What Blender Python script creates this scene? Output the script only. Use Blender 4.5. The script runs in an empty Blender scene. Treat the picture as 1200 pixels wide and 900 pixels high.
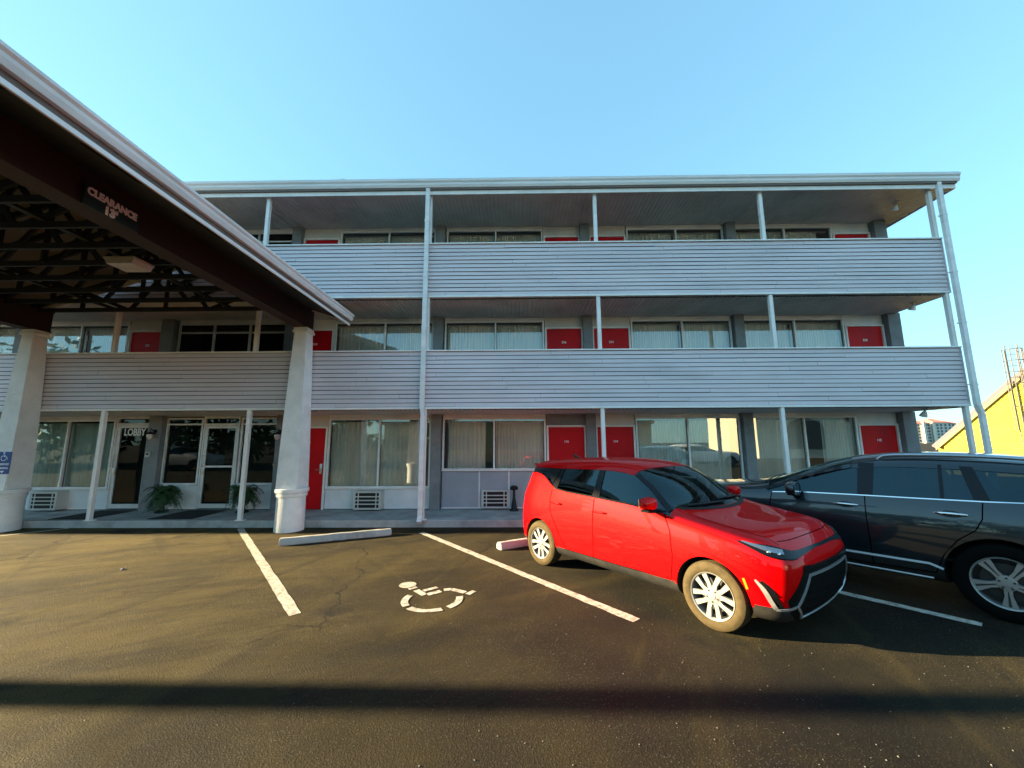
import bpy, bmesh, math, random
from mathutils import Vector, Matrix
from mathutils.bvhtree import BVHTree
random.seed(7)
scn = bpy.context.scene
COL = scn.collection
PI = math.pi

# ------------------------------------------------------------------ helpers
def tag(o, label=None, cat=None, group=None, kind=None):
    if label: o['label'] = label
    if cat: o['category'] = cat
    if group: o['group'] = group
    if kind: o['kind'] = kind
    return o

def empty(name, loc=(0, 0, 0), rz=0.0, label=None, cat=None, group=None):
    o = bpy.data.objects.new(name, None)
    o.empty_display_size = 0.2
    o.location = loc
    o.rotation_euler = (0, 0, rz)
    COL.objects.link(o)
    return tag(o, label, cat, group)

def link_mesh(name, me, parent=None, mats=()):
    for m in mats:
        me.materials.append(m)
    o = bpy.data.objects.new(name, me)
    COL.objects.link(o)
    if parent is not None:
        o.parent = parent
    return o

class MB:
    """collects shapes; build() links them as one mesh object"""
    def __init__(s):
        s.bm = bmesh.new()
    def poly(s, pts):
        return s.bm.faces.new([s.bm.verts.new(p) for p in pts])
    def box(s, x0, x1, y0, y1, z0, z1, bev=0.0, M=None):
        x0, x1 = sorted((x0, x1)); y0, y1 = sorted((y0, y1)); z0, z1 = sorted((z0, z1))
        t = bmesh.new()
        v = [t.verts.new(p) for p in ((x0, y0, z0), (x1, y0, z0), (x1, y1, z0), (x0, y1, z0),
                                      (x0, y0, z1), (x1, y0, z1), (x1, y1, z1), (x0, y1, z1))]
        for f in ((3, 2, 1, 0), (4, 5, 6, 7), (0, 1, 5, 4), (1, 2, 6, 5), (2, 3, 7, 6), (3, 0, 4, 7)):
            t.faces.new([v[i] for i in f])
        if bev:
            bmesh.ops.bevel(t, geom=list(t.edges), offset=bev, segments=2, affect='EDGES', profile=0.6)
        s.add(t, M)
        return s
    def add(s, t, M=None):
        if M is not None:
            bmesh.ops.transform(t, matrix=M, verts=t.verts)
        me = bpy.data.meshes.new('tmp')
        t.to_mesh(me); t.free()
        s.bm.from_mesh(me)
        bpy.data.meshes.remove(me)
    def prism(s, pts, axis, a0, a1, M=None):
        """pts 2D outline extruded along axis ('x': pts=(y,z); 'y': pts=(x,z); 'z': pts=(x,y))"""
        t = bmesh.new()
        def P(p, a):
            return {'x': (a, p[0], p[1]), 'y': (p[0], a, p[1]), 'z': (p[0], p[1], a)}[axis]
        A = [t.verts.new(P(p, a0)) for p in pts]
        B = [t.verts.new(P(p, a1)) for p in pts]
        n = len(pts)
        t.faces.new(A); t.faces.new(B[::-1])
        for i in range(n):
            t.faces.new([A[i], A[(i + 1) % n], B[(i + 1) % n], B[i]])
        bmesh.ops.recalc_face_normals(t, faces=t.faces)
        s.add(t, M)
        return s
    def lathe(s, prof, n=24, M=None, cap=True):
        """prof: list of (r, z) turned about z"""
        t = bmesh.new()
        rings = []
        for r, z in prof:
            rings.append([t.verts.new((r * math.cos(2 * PI * k / n), r * math.sin(2 * PI * k / n), z)) for k in range(n)])
        for a, b in zip(rings, rings[1:]):
            for k in range(n):
                t.faces.new([a[k], a[(k + 1) % n], b[(k + 1) % n], b[k]])
        if cap:
            t.faces.new(rings[0][::-1]); t.faces.new(rings[-1])
        bmesh.ops.recalc_face_normals(t, faces=t.faces)
        s.add(t, M)
        return s
    def tube(s, pts, r, n=8, M=None):
        pts = [Vector(p) for p in pts]
        t = bmesh.new(); rings = []
        rr = r if isinstance(r, (list, tuple)) else [r] * len(pts)
        for i, p in enumerate(pts):
            d = (pts[min(i + 1, len(pts) - 1)] - pts[max(i - 1, 0)]).normalized()
            u = d.cross(Vector((0, 0, 1)))
            if u.length < 1e-3: u = d.cross(Vector((1, 0, 0)))
            u.normalize(); w = d.cross(u)
            rings.append([t.verts.new(p + (u * math.cos(2 * PI * k / n) + w * math.sin(2 * PI * k / n)) * rr[i]) for k in range(n)])
        for a, b in zip(rings, rings[1:]):
            for k in range(n):
                t.faces.new([a[k], a[(k + 1) % n], b[(k + 1) % n], b[k]])
        t.faces.new(rings[0][::-1]); t.faces.new(rings[-1])
        bmesh.ops.recalc_face_normals(t, faces=t.faces)
        s.add(t, M)
        return s
    def bar(s, a, b, w, h):
        """square bar from a to b, w across (horizontal), h deep"""
        a, b = Vector(a), Vector(b); d = (b - a).normalized()
        u = d.cross(Vector((0, 0, 1)))
        if u.length < 1e-3: u = Vector((1, 0, 0))
        u.normalize(); v = u.cross(d)
        t = bmesh.new()
        A = [t.verts.new(a + u * sx * w / 2 + v * sy * h / 2) for sx, sy in ((-1, -1), (1, -1), (1, 1), (-1, 1))]
        B = [t.verts.new(b + u * sx * w / 2 + v * sy * h / 2) for sx, sy in ((-1, -1), (1, -1), (1, 1), (-1, 1))]
        t.faces.new(A[::-1]); t.faces.new(B)
        for i in range(4):
            t.faces.new([A[i], A[(i + 1) % 4], B[(i + 1) % 4], B[i]])
        bmesh.ops.recalc_face_normals(t, faces=t.faces)
        s.add(t)
        return s
    def build(s, name, mat, parent=None, smooth=None):
        me = bpy.data.meshes.new(name)
        s.bm.to_mesh(me); s.bm.free()
        o = link_mesh(name, me, parent, mat if isinstance(mat, (list, tuple)) else (mat,))
        if smooth is not None:
            me.shade_smooth()
            me.set_sharp_from_angle(angle=math.radians(smooth))
        return o

def text_mesh(name, body, size, mat, parent=None, bold=0.0, M=None, align='CENTER', thick=0.002):
    cu = bpy.data.curves.new(name, 'FONT')
    cu.body = body; cu.size = size; cu.align_x = align; cu.align_y = 'CENTER'
    cu.extrude = thick; cu.offset = bold
    o = bpy.data.objects.new(name + '_t', cu)
    COL.objects.link(o)
    dg = bpy.context.evaluated_depsgraph_get()
    me = bpy.data.meshes.new_from_object(o.evaluated_get(dg))
    bpy.data.objects.remove(o)
    if M is not None: me.transform(M)
    me.materials.clear()
    return link_mesh(name, me, parent, (mat,))

# ------------------------------------------------------------------ materials
def nn(nt, t, **k):
    n = nt.nodes.new(t)
    for a, v in k.items():
        if a in n.inputs.keys(): n.inputs[a].default_value = v
        else: setattr(n, a, v)
    return n

def mat(name, col, rough=0.6, metal=0.0, var=0.12, vscale=3.0, bump=0.0, bscale=60.0, dirt=0.0, dirtcol=(0.12, 0.1, 0.08),
        coat=0.0, spec=0.5, stretch=(1, 1, 1), dscale=1.2):
    m = bpy.data.materials.new(name); m.use_nodes = True
    nt = m.node_tree; b = nt.nodes['Principled BSDF']
    b.inputs['Roughness'].default_value = rough
    b.inputs['Metallic'].default_value = metal
    b.inputs['Coat Weight'].default_value = coat
    b.inputs['Coat Roughness'].default_value = 0.02
    b.inputs['Specular IOR Level'].default_value = spec
    tc = nn(nt, 'ShaderNodeTexCoord')
    mp = nn(nt, 'ShaderNodeMapping'); mp.inputs['Scale'].default_value = stretch
    nt.links.new(tc.outputs['Object'], mp.inputs['Vector'])
    V = mp.outputs[0]
    c = (*col, 1)
    out = None
    if var > 0:
        n1 = nn(nt, 'ShaderNodeTexNoise', Scale=vscale, Detail=6.0, Roughness=0.6)
        nt.links.new(V, n1.inputs['Vector'])
        rmp = nn(nt, 'ShaderNodeMapRange')
        rmp.inputs['From Min'].default_value = 0.3; rmp.inputs['From Max'].default_value = 0.7
        rmp.inputs['To Min'].default_value = 1 - var; rmp.inputs['To Max'].default_value = 1 + var
        nt.links.new(n1.outputs['Fac'], rmp.inputs['Value'])
        mx = nn(nt, 'ShaderNodeMix', data_type='RGBA', blend_type='MULTIPLY')
        mx.inputs['Factor'].default_value = 1
        mx.inputs['A'].default_value = c
        nt.links.new(rmp.outputs[0], mx.inputs['B'])
        out = mx.outputs['Result']
        rr = nn(nt, 'ShaderNodeMapRange')
        rr.inputs['To Min'].default_value = max(0.0, rough * (1 - var)); rr.inputs['To Max'].default_value = min(1.0, rough * (1 + var))
        nt.links.new(n1.outputs['Fac'], rr.inputs['Value'])
        nt.links.new(rr.outputs[0], b.inputs['Roughness'])
    if dirt > 0:
        n2 = nn(nt, 'ShaderNodeTexNoise', Scale=dscale, Detail=9.0, Roughness=0.72)
        nt.links.new(V, n2.inputs['Vector'])
        r2 = nn(nt, 'ShaderNodeMapRange')
        r2.inputs['From Min'].default_value = 0.46; r2.inputs['From Max'].default_value = 0.68
        r2.inputs['To Max'].default_value = dirt
        nt.links.new(n2.outputs['Fac'], r2.inputs['Value'])
        m2 = nn(nt, 'ShaderNodeMix', data_type='RGBA')
        m2.inputs['B'].default_value = (*dirtcol, 1)
        if out: nt.links.new(out, m2.inputs['A'])
        else: m2.inputs['A'].default_value = c
        nt.links.new(r2.outputs[0], m2.inputs['Factor'])
        out = m2.outputs['Result']
    if out: nt.links.new(out, b.inputs['Base Color'])
    else: b.inputs['Base Color'].default_value = c
    if bump > 0:
        n3 = nn(nt, 'ShaderNodeTexNoise', Scale=bscale, Detail=5.0)
        nt.links.new(V, n3.inputs['Vector'])
        bp = nn(nt, 'ShaderNodeBump', Strength=bump, Distance=0.01)
        nt.links.new(n3.outputs['Fac'], bp.inputs['Height'])
        nt.links.new(bp.outputs[0], b.inputs['Normal'])
    return m

def glass(name, tint=(0.8, 0.86, 0.84), refl=0.12, boost=0.75, gcol=(0.9, 0.97, 1.0), wave=0.0):
    m = bpy.data.materials.new(name); m.use_nodes = True
    nt = m.node_tree; nt.nodes.remove(nt.nodes['Principled BSDF'])
    o = nt.nodes['Material Output']
    tr = nn(nt, 'ShaderNodeBsdfTransparent', Color=(*tint, 1))
    gl = nn(nt, 'ShaderNodeBsdfGlossy', Roughness=0.0, Color=(*gcol, 1))
    fr = nn(nt, 'ShaderNodeFresnel', IOR=1.5)
    ma = nn(nt, 'ShaderNodeMath', operation='MULTIPLY_ADD', use_clamp=True)
    ma.inputs[1].default_value = boost; ma.inputs[2].default_value = refl
    nt.links.new(fr.outputs[0], ma.inputs[0])
    mx = nn(nt, 'ShaderNodeMixShader')
    nt.links.new(ma.outputs[0], mx.inputs[0])
    nt.links.new(tr.outputs[0], mx.inputs[1]); nt.links.new(gl.outputs[0], mx.inputs[2])
    nt.links.new(mx.outputs[0], o.inputs['Surface'])
    if wave:
        tc = nn(nt, 'ShaderNodeTexCoord'); n3 = nn(nt, 'ShaderNodeTexNoise', Scale=1.3, Detail=1.0)
        nt.links.new(tc.outputs['Object'], n3.inputs['Vector'])
        bp = nn(nt, 'ShaderNodeBump', Strength=wave, Distance=0.02)
        nt.links.new(n3.outputs['Fac'], bp.inputs['Height'])
        nt.links.new(bp.outputs[0], gl.inputs['Normal'])
    return m

def asphalt():
    m = bpy.data.materials.new('asphalt'); m.use_nodes = True
    nt = m.node_tree; b = nt.nodes['Principled BSDF']; L = nt.links.new
    tc = nn(nt, 'ShaderNodeTexCoord'); V = tc.outputs['Object']
    def noise(scale, detail=6, rough=0.6, stretch=None, rot=0, dist=0):
        n = nn(nt, 'ShaderNodeTexNoise', Scale=scale, Detail=float(detail), Roughness=rough, Distortion=float(dist))
        if stretch:
            mp = nn(nt, 'ShaderNodeMapping', vector_type='TEXTURE'); mp.inputs['Scale'].default_value = tuple(1 / q for q in stretch)
            mp.inputs['Rotation'].default_value = (0, 0, rot)
            L(V, mp.inputs['Vector']); L(mp.outputs[0], n.inputs['Vector'])
        else: L(V, n.inputs['Vector'])
        return n.outputs['Fac']
    def ramp(f, a, c, t0=0.0, t1=1.0):
        r = nn(nt, 'ShaderNodeMapRange')
        r.inputs['From Min'].default_value = a; r.inputs['From Max'].default_value = c
        r.inputs['To Min'].default_value = t0; r.inputs['To Max'].default_value = t1
        L(f, r.inputs['Value']); return r.outputs[0]
    def mix(A, B, F, mode='MIX'):
        x = nn(nt, 'ShaderNodeMix', data_type='RGBA', blend_type=mode)
        for k, v in (('A', A), ('B', B), ('Factor', F)):
            if isinstance(v, tuple): x.inputs[k].default_value = (*v, 1)
            elif isinstance(v, float): x.inputs[k].default_value = v
            else: L(v, x.inputs[k])
        return x.outputs['Result']
    base = mix(ASPH_D, ASPH_L, ramp(noise(0.55, 8, 0.65), 0.40, 0.62))
    # golden tone, strongest on the lot before the lobby
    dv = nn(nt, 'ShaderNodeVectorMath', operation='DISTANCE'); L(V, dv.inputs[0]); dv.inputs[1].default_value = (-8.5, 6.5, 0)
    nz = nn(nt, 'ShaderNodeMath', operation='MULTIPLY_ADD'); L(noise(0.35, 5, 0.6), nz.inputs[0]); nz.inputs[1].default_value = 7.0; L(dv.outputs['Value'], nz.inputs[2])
    golden = ramp(nz.outputs[0], 5.0, 13.0, 1.0, 0.0)
    base = mix(base, ASPH_GOLD, (lambda x: (L(golden, x.inputs[0]), L(ramp(noise(0.8, 8, 0.7, (0.4, 1.3, 1), 0.3, 0.5), 0.35, 0.65, 0.1, 0.9), x.inputs[1]), x.outputs[0])[2])(nn(nt, 'ShaderNodeMath', operation='MULTIPLY')))
    # dusty scuffs drawn out along the driving direction
    base = mix(base, ASPH_GOLD, ramp(noise(0.9, 9, 0.7, (0.35, 1.3, 1), math.radians(65), 0.9), 0.54, 0.76, 0.0, 0.30))
    base = mix(base, ASPH_D, ramp(noise(1.7, 8, 0.75, (0.4, 1.2, 1), math.radians(25), 0.9), 0.52, 0.72, 0.0, 0.7))
    # long thin scrapes and tyre trails
    for rot, sc, lo in ((1.25, 1.0, 0.60), (2.2, 0.9, 0.62), (0.45, 0.8, 0.63)):
        base = mix(base, ASPH_GOLD, ramp(noise(sc, 3, 0.45, (0.10, 2.2, 1), rot, 0.35), lo, lo + 0.07, 0.0, 0.12))
        base = mix(base, ASPH_D, ramp(noise(sc * 1.3, 3, 0.45, (0.12, 2.0, 1), rot + 0.1, 0.4), lo, lo + 0.09, 0.0, 0.35))
    # oil stains
    base = mix(base, (0.012, 0.011, 0.010), ramp(noise(0.8, 5, 0.55), 0.62, 0.70, 0.0, 0.8))
    # pale stones of the aggregate
    vo = nn(nt, 'ShaderNodeTexVoronoi', Scale=75.0, feature='F1'); L(V, vo.inputs['Vector'])
    sel = nn(nt, 'ShaderNodeSeparateColor'); L(vo.outputs['Color'], sel.inputs[0])
    st = nn(nt, 'ShaderNodeMath', operation='MULTIPLY'); L(ramp(vo.outputs['Distance'], 0.38, 0.2), st.inputs[0]); L(ramp(sel.outputs[0], 0.55, 0.75), st.inputs[1])
    st2 = nn(nt, 'ShaderNodeMath', operation='MULTIPLY'); L(st.outputs[0], st2.inputs[0]); L(ramp(noise(0.45, 5, 0.6), 0.38, 0.62, 0.2, 0.95), st2.inputs[1])
    base = mix(base, (0.17, 0.155, 0.12), st2.outputs[0])
    v2 = nn(nt, 'ShaderNodeTexVoronoi', Scale=160.0, feature='F1'); L(V, v2.inputs['Vector'])
    base = mix(base, mix(base, (0.25, 0.25, 0.25), 1.0, 'MULTIPLY'), ramp(v2.outputs['Distance'], 0.25, 0.6, 0.0, 0.6))
    # a few hairline cracks
    v3 = nn(nt, 'ShaderNodeTexVoronoi', Scale=0.33, feature='DISTANCE_TO_EDGE')
    wv = nn(nt, 'ShaderNodeTexNoise', Scale=1.6, Detail=6.0); L(V, wv.inputs['Vector'])
    vm = nn(nt, 'ShaderNodeVectorMath', operation='MULTIPLY_ADD'); L(wv.outputs['Color'], vm.inputs[0]); vm.inputs[1].default_value = (0.9, 0.9, 0); L(V, vm.inputs[2])
    L(vm.outputs[0], v3.inputs['Vector'])
    cr = nn(nt, 'ShaderNodeMath', operation='MULTIPLY'); L(ramp(v3.outputs['Distance'], 0.006, 0.002), cr.inputs[0]); L(ramp(noise(0.5, 3), 0.5, 0.56), cr.inputs[1])
    base = mix(base, (0.012, 0.011, 0.01), cr.outputs[0])
    L(base, b.inputs['Base Color'])
    L(ramp(noise(2.2, 6), 0.3, 0.7, 0.72, 0.98), b.inputs['Roughness'])
    b.inputs['Specular IOR Level'].default_value = 0.16
    # bump : stones + gentle waves
    h1 = nn(nt, 'ShaderNodeMath', operation='MULTIPLY'); L(ramp(vo.outputs['Distance'], 0.0, 0.6, 1.0, 0.0), h1.inputs[0]); h1.inputs[1].default_value = 1.0
    h2 = nn(nt, 'ShaderNodeMath', operation='ADD'); L(h1.outputs[0], h2.inputs[0]); L(ramp(noise(210, 3, 0.7), 0.2, 0.8, 0.0, 0.9), h2.inputs[1])
    h3 = nn(nt, 'ShaderNodeMath', operation='ADD'); L(h2.outputs[0], h3.inputs[0]); L(ramp(noise(1.6, 5, 0.6, (0.4, 1.3, 1), 0.2), 0.2, 0.8, 0.0, 2.2), h3.inputs[1])
    bp = nn(nt, 'ShaderNodeBump', Strength=1.0, Distance=0.013); L(h3.outputs[0], bp.inputs['Height'])
    L(bp.outputs[0], b.inputs['Normal'])
    return m

ASPH_D = (0.014, 0.012, 0.009); ASPH_L = (0.056, 0.044, 0.022); ASPH_GOLD = (0.215, 0.162, 0.050)
M = dict(
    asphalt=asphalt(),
    concrete=mat('walk_concrete', (0.40, 0.41, 0.41), 0.85, var=0.22, vscale=2.5, bump=0.25, bscale=90, dirt=0.6, dirtcol=(0.10, 0.095, 0.085)),
    siding=mat('siding_grey_blue', (0.70, 0.61, 0.64), 0.42, var=0.07, vscale=1.1, dirt=0.22, dirtcol=(0.24, 0.23, 0.22), stretch=(0.35, 1, 1.6)),
    trim=mat('trim_white', (0.88, 0.85, 0.83), 0.45, var=0.06, vscale=3, dirt=0.25, dirtcol=(0.42, 0.39, 0.34), dscale=2.2),
    trim2=mat('gutter_white', (0.83, 0.81, 0.81), 0.4, var=0.08, vscale=2, dirt=0.3, dirtcol=(0.36, 0.33, 0.29), stretch=(0.3, 1, 3)),
    soffit=mat('soffit_metal', (0.68, 0.70, 0.71), 0.5, var=0.10, vscale=1.3, dirt=0.3, dirtcol=(0.16, 0.14, 0.12)),
    pier=mat('pier_grey_block', (0.23, 0.24, 0.25), 0.8, var=0.14, vscale=4, bump=0.35, bscale=70, dirt=0.25),
    wall=mat('plaster_grey', (0.33, 0.34, 0.35), 0.8, var=0.1, vscale=2, bump=0.2, bscale=70),
    panel=mat('board_pale', (0.78, 0.79, 0.80), 0.5, var=0.06, vscale=2, dirt=0.22, dirtcol=(0.35, 0.33, 0.3)),
    panelgrey=mat('board_grey', (0.36, 0.38, 0.42), 0.55, var=0.08, vscale=2, dirt=0.2, dirtcol=(0.2, 0.2, 0.2)),
    transom=mat('transom_board', (0.70, 0.66, 0.61), 0.6, var=0.06, vscale=2, dirt=0.2, dirtcol=(0.3, 0.27, 0.24)),
    doorred=mat('door_red', (0.62, 0.003, 0.008), 0.45, spec=0.18, var=0.08, vscale=1.4, dirt=0.15, dirtcol=(0.16, 0.01, 0.012)),
    alum=mat('aluminium_frame', (0.74, 0.73, 0.72), 0.4, metal=0.1, var=0.08, vscale=4, dirt=0.25, dirtcol=(0.3, 0.29, 0.27)),
    dark=mat('dark_interior', (0.03, 0.03, 0.032), 0.9, var=0.2, vscale=1.0),
    room=mat('room_wall', (0.16, 0.145, 0.125), 0.9, var=0.15, vscale=0.8),
    curtain=mat('curtain_sheer', (0.86, 0.80, 0.70), 0.9, var=0.10, vscale=2.0, stretch=(4, 1, 0.4)),
    curtain2=mat('curtain_green', (0.62, 0.72, 0.64), 0.9, var=0.12, vscale=2.0, stretch=(4, 1, 0.4)),
    acgrey=mat('ac_cream', (0.60, 0.58, 0.54), 0.5, var=0.08, vscale=5, dirt=0.35, dirtcol=(0.25, 0.22, 0.18)),
    black=mat('black_plastic', (0.012, 0.012, 0.013), 0.5, spec=0.3, var=0.15, vscale=6),
    satin=mat('brushed_metal', (0.6, 0.59, 0.57), 0.3, metal=0.9, var=0.1, vscale=10),
    stucco=mat('stucco_white', (0.84, 0.83, 0.82), 0.85, var=0.08, vscale=4, bump=0.9, bscale=42, dirt=0.22, dirtcol=(0.45, 0.42, 0.38)),
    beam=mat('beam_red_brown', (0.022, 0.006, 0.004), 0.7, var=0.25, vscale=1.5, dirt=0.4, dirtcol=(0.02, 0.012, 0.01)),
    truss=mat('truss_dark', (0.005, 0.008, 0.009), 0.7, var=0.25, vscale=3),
    deck=mat('roof_deck', (0.13, 0.125, 0.115), 0.85, var=0.15, vscale=1.2, dirt=0.3, dirtcol=(0.08, 0.07, 0.06)),
    fascia=mat('fascia_brown', (0.17, 0.14, 0.125), 0.6, var=0.1, vscale=2),
    shingle=mat('shingle', (0.14, 0.13, 0.125), 0.9, var=0.25, vscale=8, bump=0.5, bscale=30),
    white=mat('paint_white', (0.88, 0.88, 0.88), 0.5, var=0.03),
    signblue=mat('sign_blue', (0.0, 0.06, 0.27), 0.4, var=0.05),
    signdark=mat('sign_dark', (0.012, 0.03, 0.034), 0.5, var=0.1),
    linepaint=mat('road_paint', (0.52, 0.48, 0.41), 0.8, var=0.2, vscale=9, bump=0.4, bscale=110, dirt=0.95, dirtcol=(0.07, 0.058, 0.038), dscale=14),
    stop=mat('stop_concrete', (0.46, 0.44, 0.40), 0.85, var=0.2, vscale=5, bump=0.5, bscale=60, dirt=0.5, dirtcol=(0.16, 0.14, 0.11)),
    leaf=mat('fern_leaf', (0.030, 0.075, 0.022), 0.55, var=0.35, vscale=9),
    leaf2=mat('tree_leaf', (0.07, 0.12, 0.03), 0.6, var=0.45, vscale=0.9),
    weed=mat('weed', (0.30, 0.30, 0.10), 0.7, var=0.3, vscale=20),
    bark=mat('bark', (0.09, 0.065, 0.045), 0.9, var=0.3, vscale=6, bump=0.6, bscale=20),
    mat_=mat('door_mat', (0.018, 0.018, 0.02), 0.95, var=0.2, vscale=10, bump=0.6, bscale=200),
    yellow=mat('siding_yellow', (0.70, 0.50, 0.035), 0.6, var=0.05, vscale=1.5, dirt=0.12, dirtcol=(0.5, 0.42, 0.15)),
    rake=mat('rake_tan', (0.40, 0.27, 0.13), 0.6, var=0.1),
    towerwall=mat('tower_wall', (0.62, 0.58, 0.52), 0.8, var=0.05, vscale=0.2),
    towercol=mat('tower_column', (0.78, 0.70, 0.55), 0.8, var=0.05, vscale=0.2),
    tile=mat('tile_roof', (0.55, 0.17, 0.12), 0.8, var=0.1, vscale=0.3),
    towerwin=mat('tower_glass', (0.06, 0.065, 0.07), 0.25, var=0.1),
    lens=mat('fixture_lens', (0.62, 0.60, 0.55), 0.25, var=0.1, vscale=14, dirt=0.4, dirtcol=(0.2, 0.18, 0.14), dscale=6),
    carred=mat('car_paint_red', (0.62, 0.0, 0.001), 0.45, var=0.02, vscale=2, coat=0.5, spec=0.03),
    carblue=mat('car_paint_dark', (0.005, 0.014, 0.020), 0.28, metal=0.35, var=0.03, vscale=2, coat=1.0),
    carwhite=mat('car_paint_white', (0.72, 0.72, 0.72), 0.35, var=0.03, vscale=2, coat=0.8),
    clad=mat('cladding', (0.016, 0.016, 0.016), 0.6, spec=0.25, var=0.15, vscale=12, bump=0.15, bscale=300, dirt=0.25, dirtcol=(0.07, 0.06, 0.045), dscale=5),
    gloss=mat('gloss_black', (0.005, 0.005, 0.006), 0.25, var=0.0, spec=0.3),
    well=mat('wheel_well', (0.006, 0.006, 0.006), 0.95, var=0.1),
    grille=mat('grille_black', (0.004, 0.004, 0.004), 0.7, var=0.1, spec=0.1),
    seam=mat('panel_gap', (0.003, 0.002, 0.002), 0.9, var=0.0, spec=0.0),
    tyre=mat('tyre_rubber', (0.062, 0.046, 0.022), 0.85, spec=0.12, var=0.2, vscale=20, dirt=0.8, dirtcol=(0.085, 0.065, 0.034), dscale=5),
    tyreclean=mat('tyre_clean', (0.003, 0.003, 0.003), 0.95, spec=0.1, var=0.15, vscale=20),
    alloy=mat('alloy_silver', (0.33, 0.325, 0.315), 0.36, metal=0.5, spec=0.3, var=0.06, vscale=8),
    alloydark=mat('alloy_pocket', (0.03, 0.03, 0.03), 0.5, metal=0.3, var=0.1),
    chrome=mat('chrome', (0.78, 0.79, 0.80), 0.10, metal=1.0, var=0.0),
    silver=mat('silver_trim', (0.55, 0.55, 0.55), 0.28, metal=0.7, var=0.03),
    lamp=mat('headlamp_reflector', (0.30, 0.31, 0.32), 0.10, metal=0.8, var=0.1, vscale=30),
    amber=mat('amber_lens', (0.75, 0.20, 0.01), 0.2, var=0.05),
    redlens=mat('red_lens', (0.35, 0.005, 0.005), 0.15, var=0.05),
    seat=mat('seat_cloth', (0.030, 0.030, 0.032), 0.9, var=0.15, vscale=12),
    strip=mat('bright_strip', (0.72, 0.73, 0.74), 0.3, metal=0.1, var=0.03),
    rail=mat('rail_silver', (0.36, 0.40, 0.45), 0.25, metal=0.8, var=0.03),
    winglass=glass('window_glass', (0.94, 0.96, 0.94), 0.13, 0.9, (0.95, 1.0, 1.0), wave=0.02),
    lobbyglass=glass('lobby_glass', (0.30, 0.36, 0.35), 0.012, 0.55, (0.95, 1.0, 1.0), wave=0.02),
    cardark=glass('car_privacy_glass', (0.10, 0.13, 0.14), 0.04, 0.85, (0.55, 0.86, 0.95), wave=0.05),
    carscreen=glass('car_windscreen', (0.62, 0.76, 0.75), 0.03, 0.8, (0.7, 0.95, 1.0)),
)

SKY_STR, SKY_GAMMA, SKY_TINT, EXPO = 0.118, 0.5, (0.57, 0.92, 0.99), 2.65
SUN_E, SUN_COL, ROLLS = 5.0, (1.0, 0.79, 0.46), 1.0

# ------------------------------------------------------------------ offsets: parts are modelled in world coordinates, things stand at their base
OFF = {}
_link = link_mesh
def link_mesh(name, me, parent=None, mats=()):
    if parent is not None and parent.name in OFF:
        me.transform(Matrix.Translation(-Vector(OFF[parent.name])))
    o = _link(name, me, parent, mats)
    if parent is not None and parent.name in OFF:
        OFF[o.name] = OFF[parent.name]
    return o
def base(name, loc, label, cat, group=None):
    o = empty(name, loc, 0, label, cat, group)
    OFF[o.name] = loc
    return o

# ------------------------------------------------------------------ world, sun, camera
SUN_EL, SUN_A = 14.3, 0.6
w = bpy.data.worlds.new('World'); scn.world = w; w.use_nodes = True
nt = w.node_tree; bg = nt.nodes['Background']
sky = nt.nodes.new('ShaderNodeTexSky'); sky.sky_type = 'NISHITA'; sky.sun_disc = False
sky.sun_elevation = math.radians(SUN_EL); sky.sun_rotation = math.radians(-90 + SUN_A)
sky.air_density = 1.0; sky.dust_density = 0.4; sky.ozone_density = 3.0
gm = nt.nodes.new('ShaderNodeGamma'); gm.inputs['Gamma'].default_value = SKY_GAMMA
tn = nn(nt, 'ShaderNodeMix', data_type='RGBA', blend_type='MULTIPLY'); tn.inputs['Factor'].default_value = 1.0; tn.inputs['B'].default_value = (*SKY_TINT, 1)
nt.links.new(sky.outputs[0], gm.inputs['Color']); nt.links.new(gm.outputs[0], tn.inputs['A']); nt.links.new(tn.outputs['Result'], bg.inputs[0])
bg.inputs[1].default_value = SKY_STR
sl = bpy.data.lights.new('sun', 'SUN'); sl.energy = SUN_E; sl.angle = math.radians(0.53); sl.color = SUN_COL
so = bpy.data.objects.new('sun', sl); COL.objects.link(so)
e, a = math.radians(SUN_EL), math.radians(SUN_A)
so.rotation_euler = Vector((math.cos(e) * math.cos(a), -math.cos(e) * math.sin(a), -math.sin(e))).to_track_quat('-Z', 'Y').to_euler()
so.location = (-30, 0, 12)

cd = bpy.data.cameras.new('camera'); cam = bpy.data.objects.new('camera', cd); COL.objects.link(cam); scn.camera = cam
cd.sensor_fit = 'HORIZONTAL'; cd.sensor_width = 36.0; cd.lens = 461.4067 / 1200 * 36.0
cd.clip_start = 0.05; cd.clip_end = 3000
yaw, pitch, roll = -0.0129, 0.1475, -0.0044
fw = Vector((math.cos(pitch) * math.sin(yaw), math.cos(pitch) * math.cos(yaw), math.sin(pitch)))
rt = Vector((math.cos(yaw), -math.sin(yaw), 0)); up = rt.cross(fw)
c_, s_ = math.cos(ROLLS * roll), math.sin(ROLLS * roll)
r2 = rt * c_ + up * s_; u2 = up * c_ - rt * s_
R = Matrix((r2, u2, -fw)).transposed().to_4x4()
cam.matrix_world = Matrix.Translation((0, 0, 1.7981)) @ R
scn.view_settings.view_transform = 'Standard'; scn.view_settings.look = 'None'
scn.view_settings.exposure = EXPO; scn.view_settings.gamma = 1.0; scn.view_settings.use_curve_mapping = False
scn.cycles.max_bounces = 8; scn.cycles.transparent_max_bounces = 12
scn.cycles.caustics_reflective = False; scn.cycles.caustics_refractive = False
scn.cycles.sample_clamp_indirect = 6.0

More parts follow.
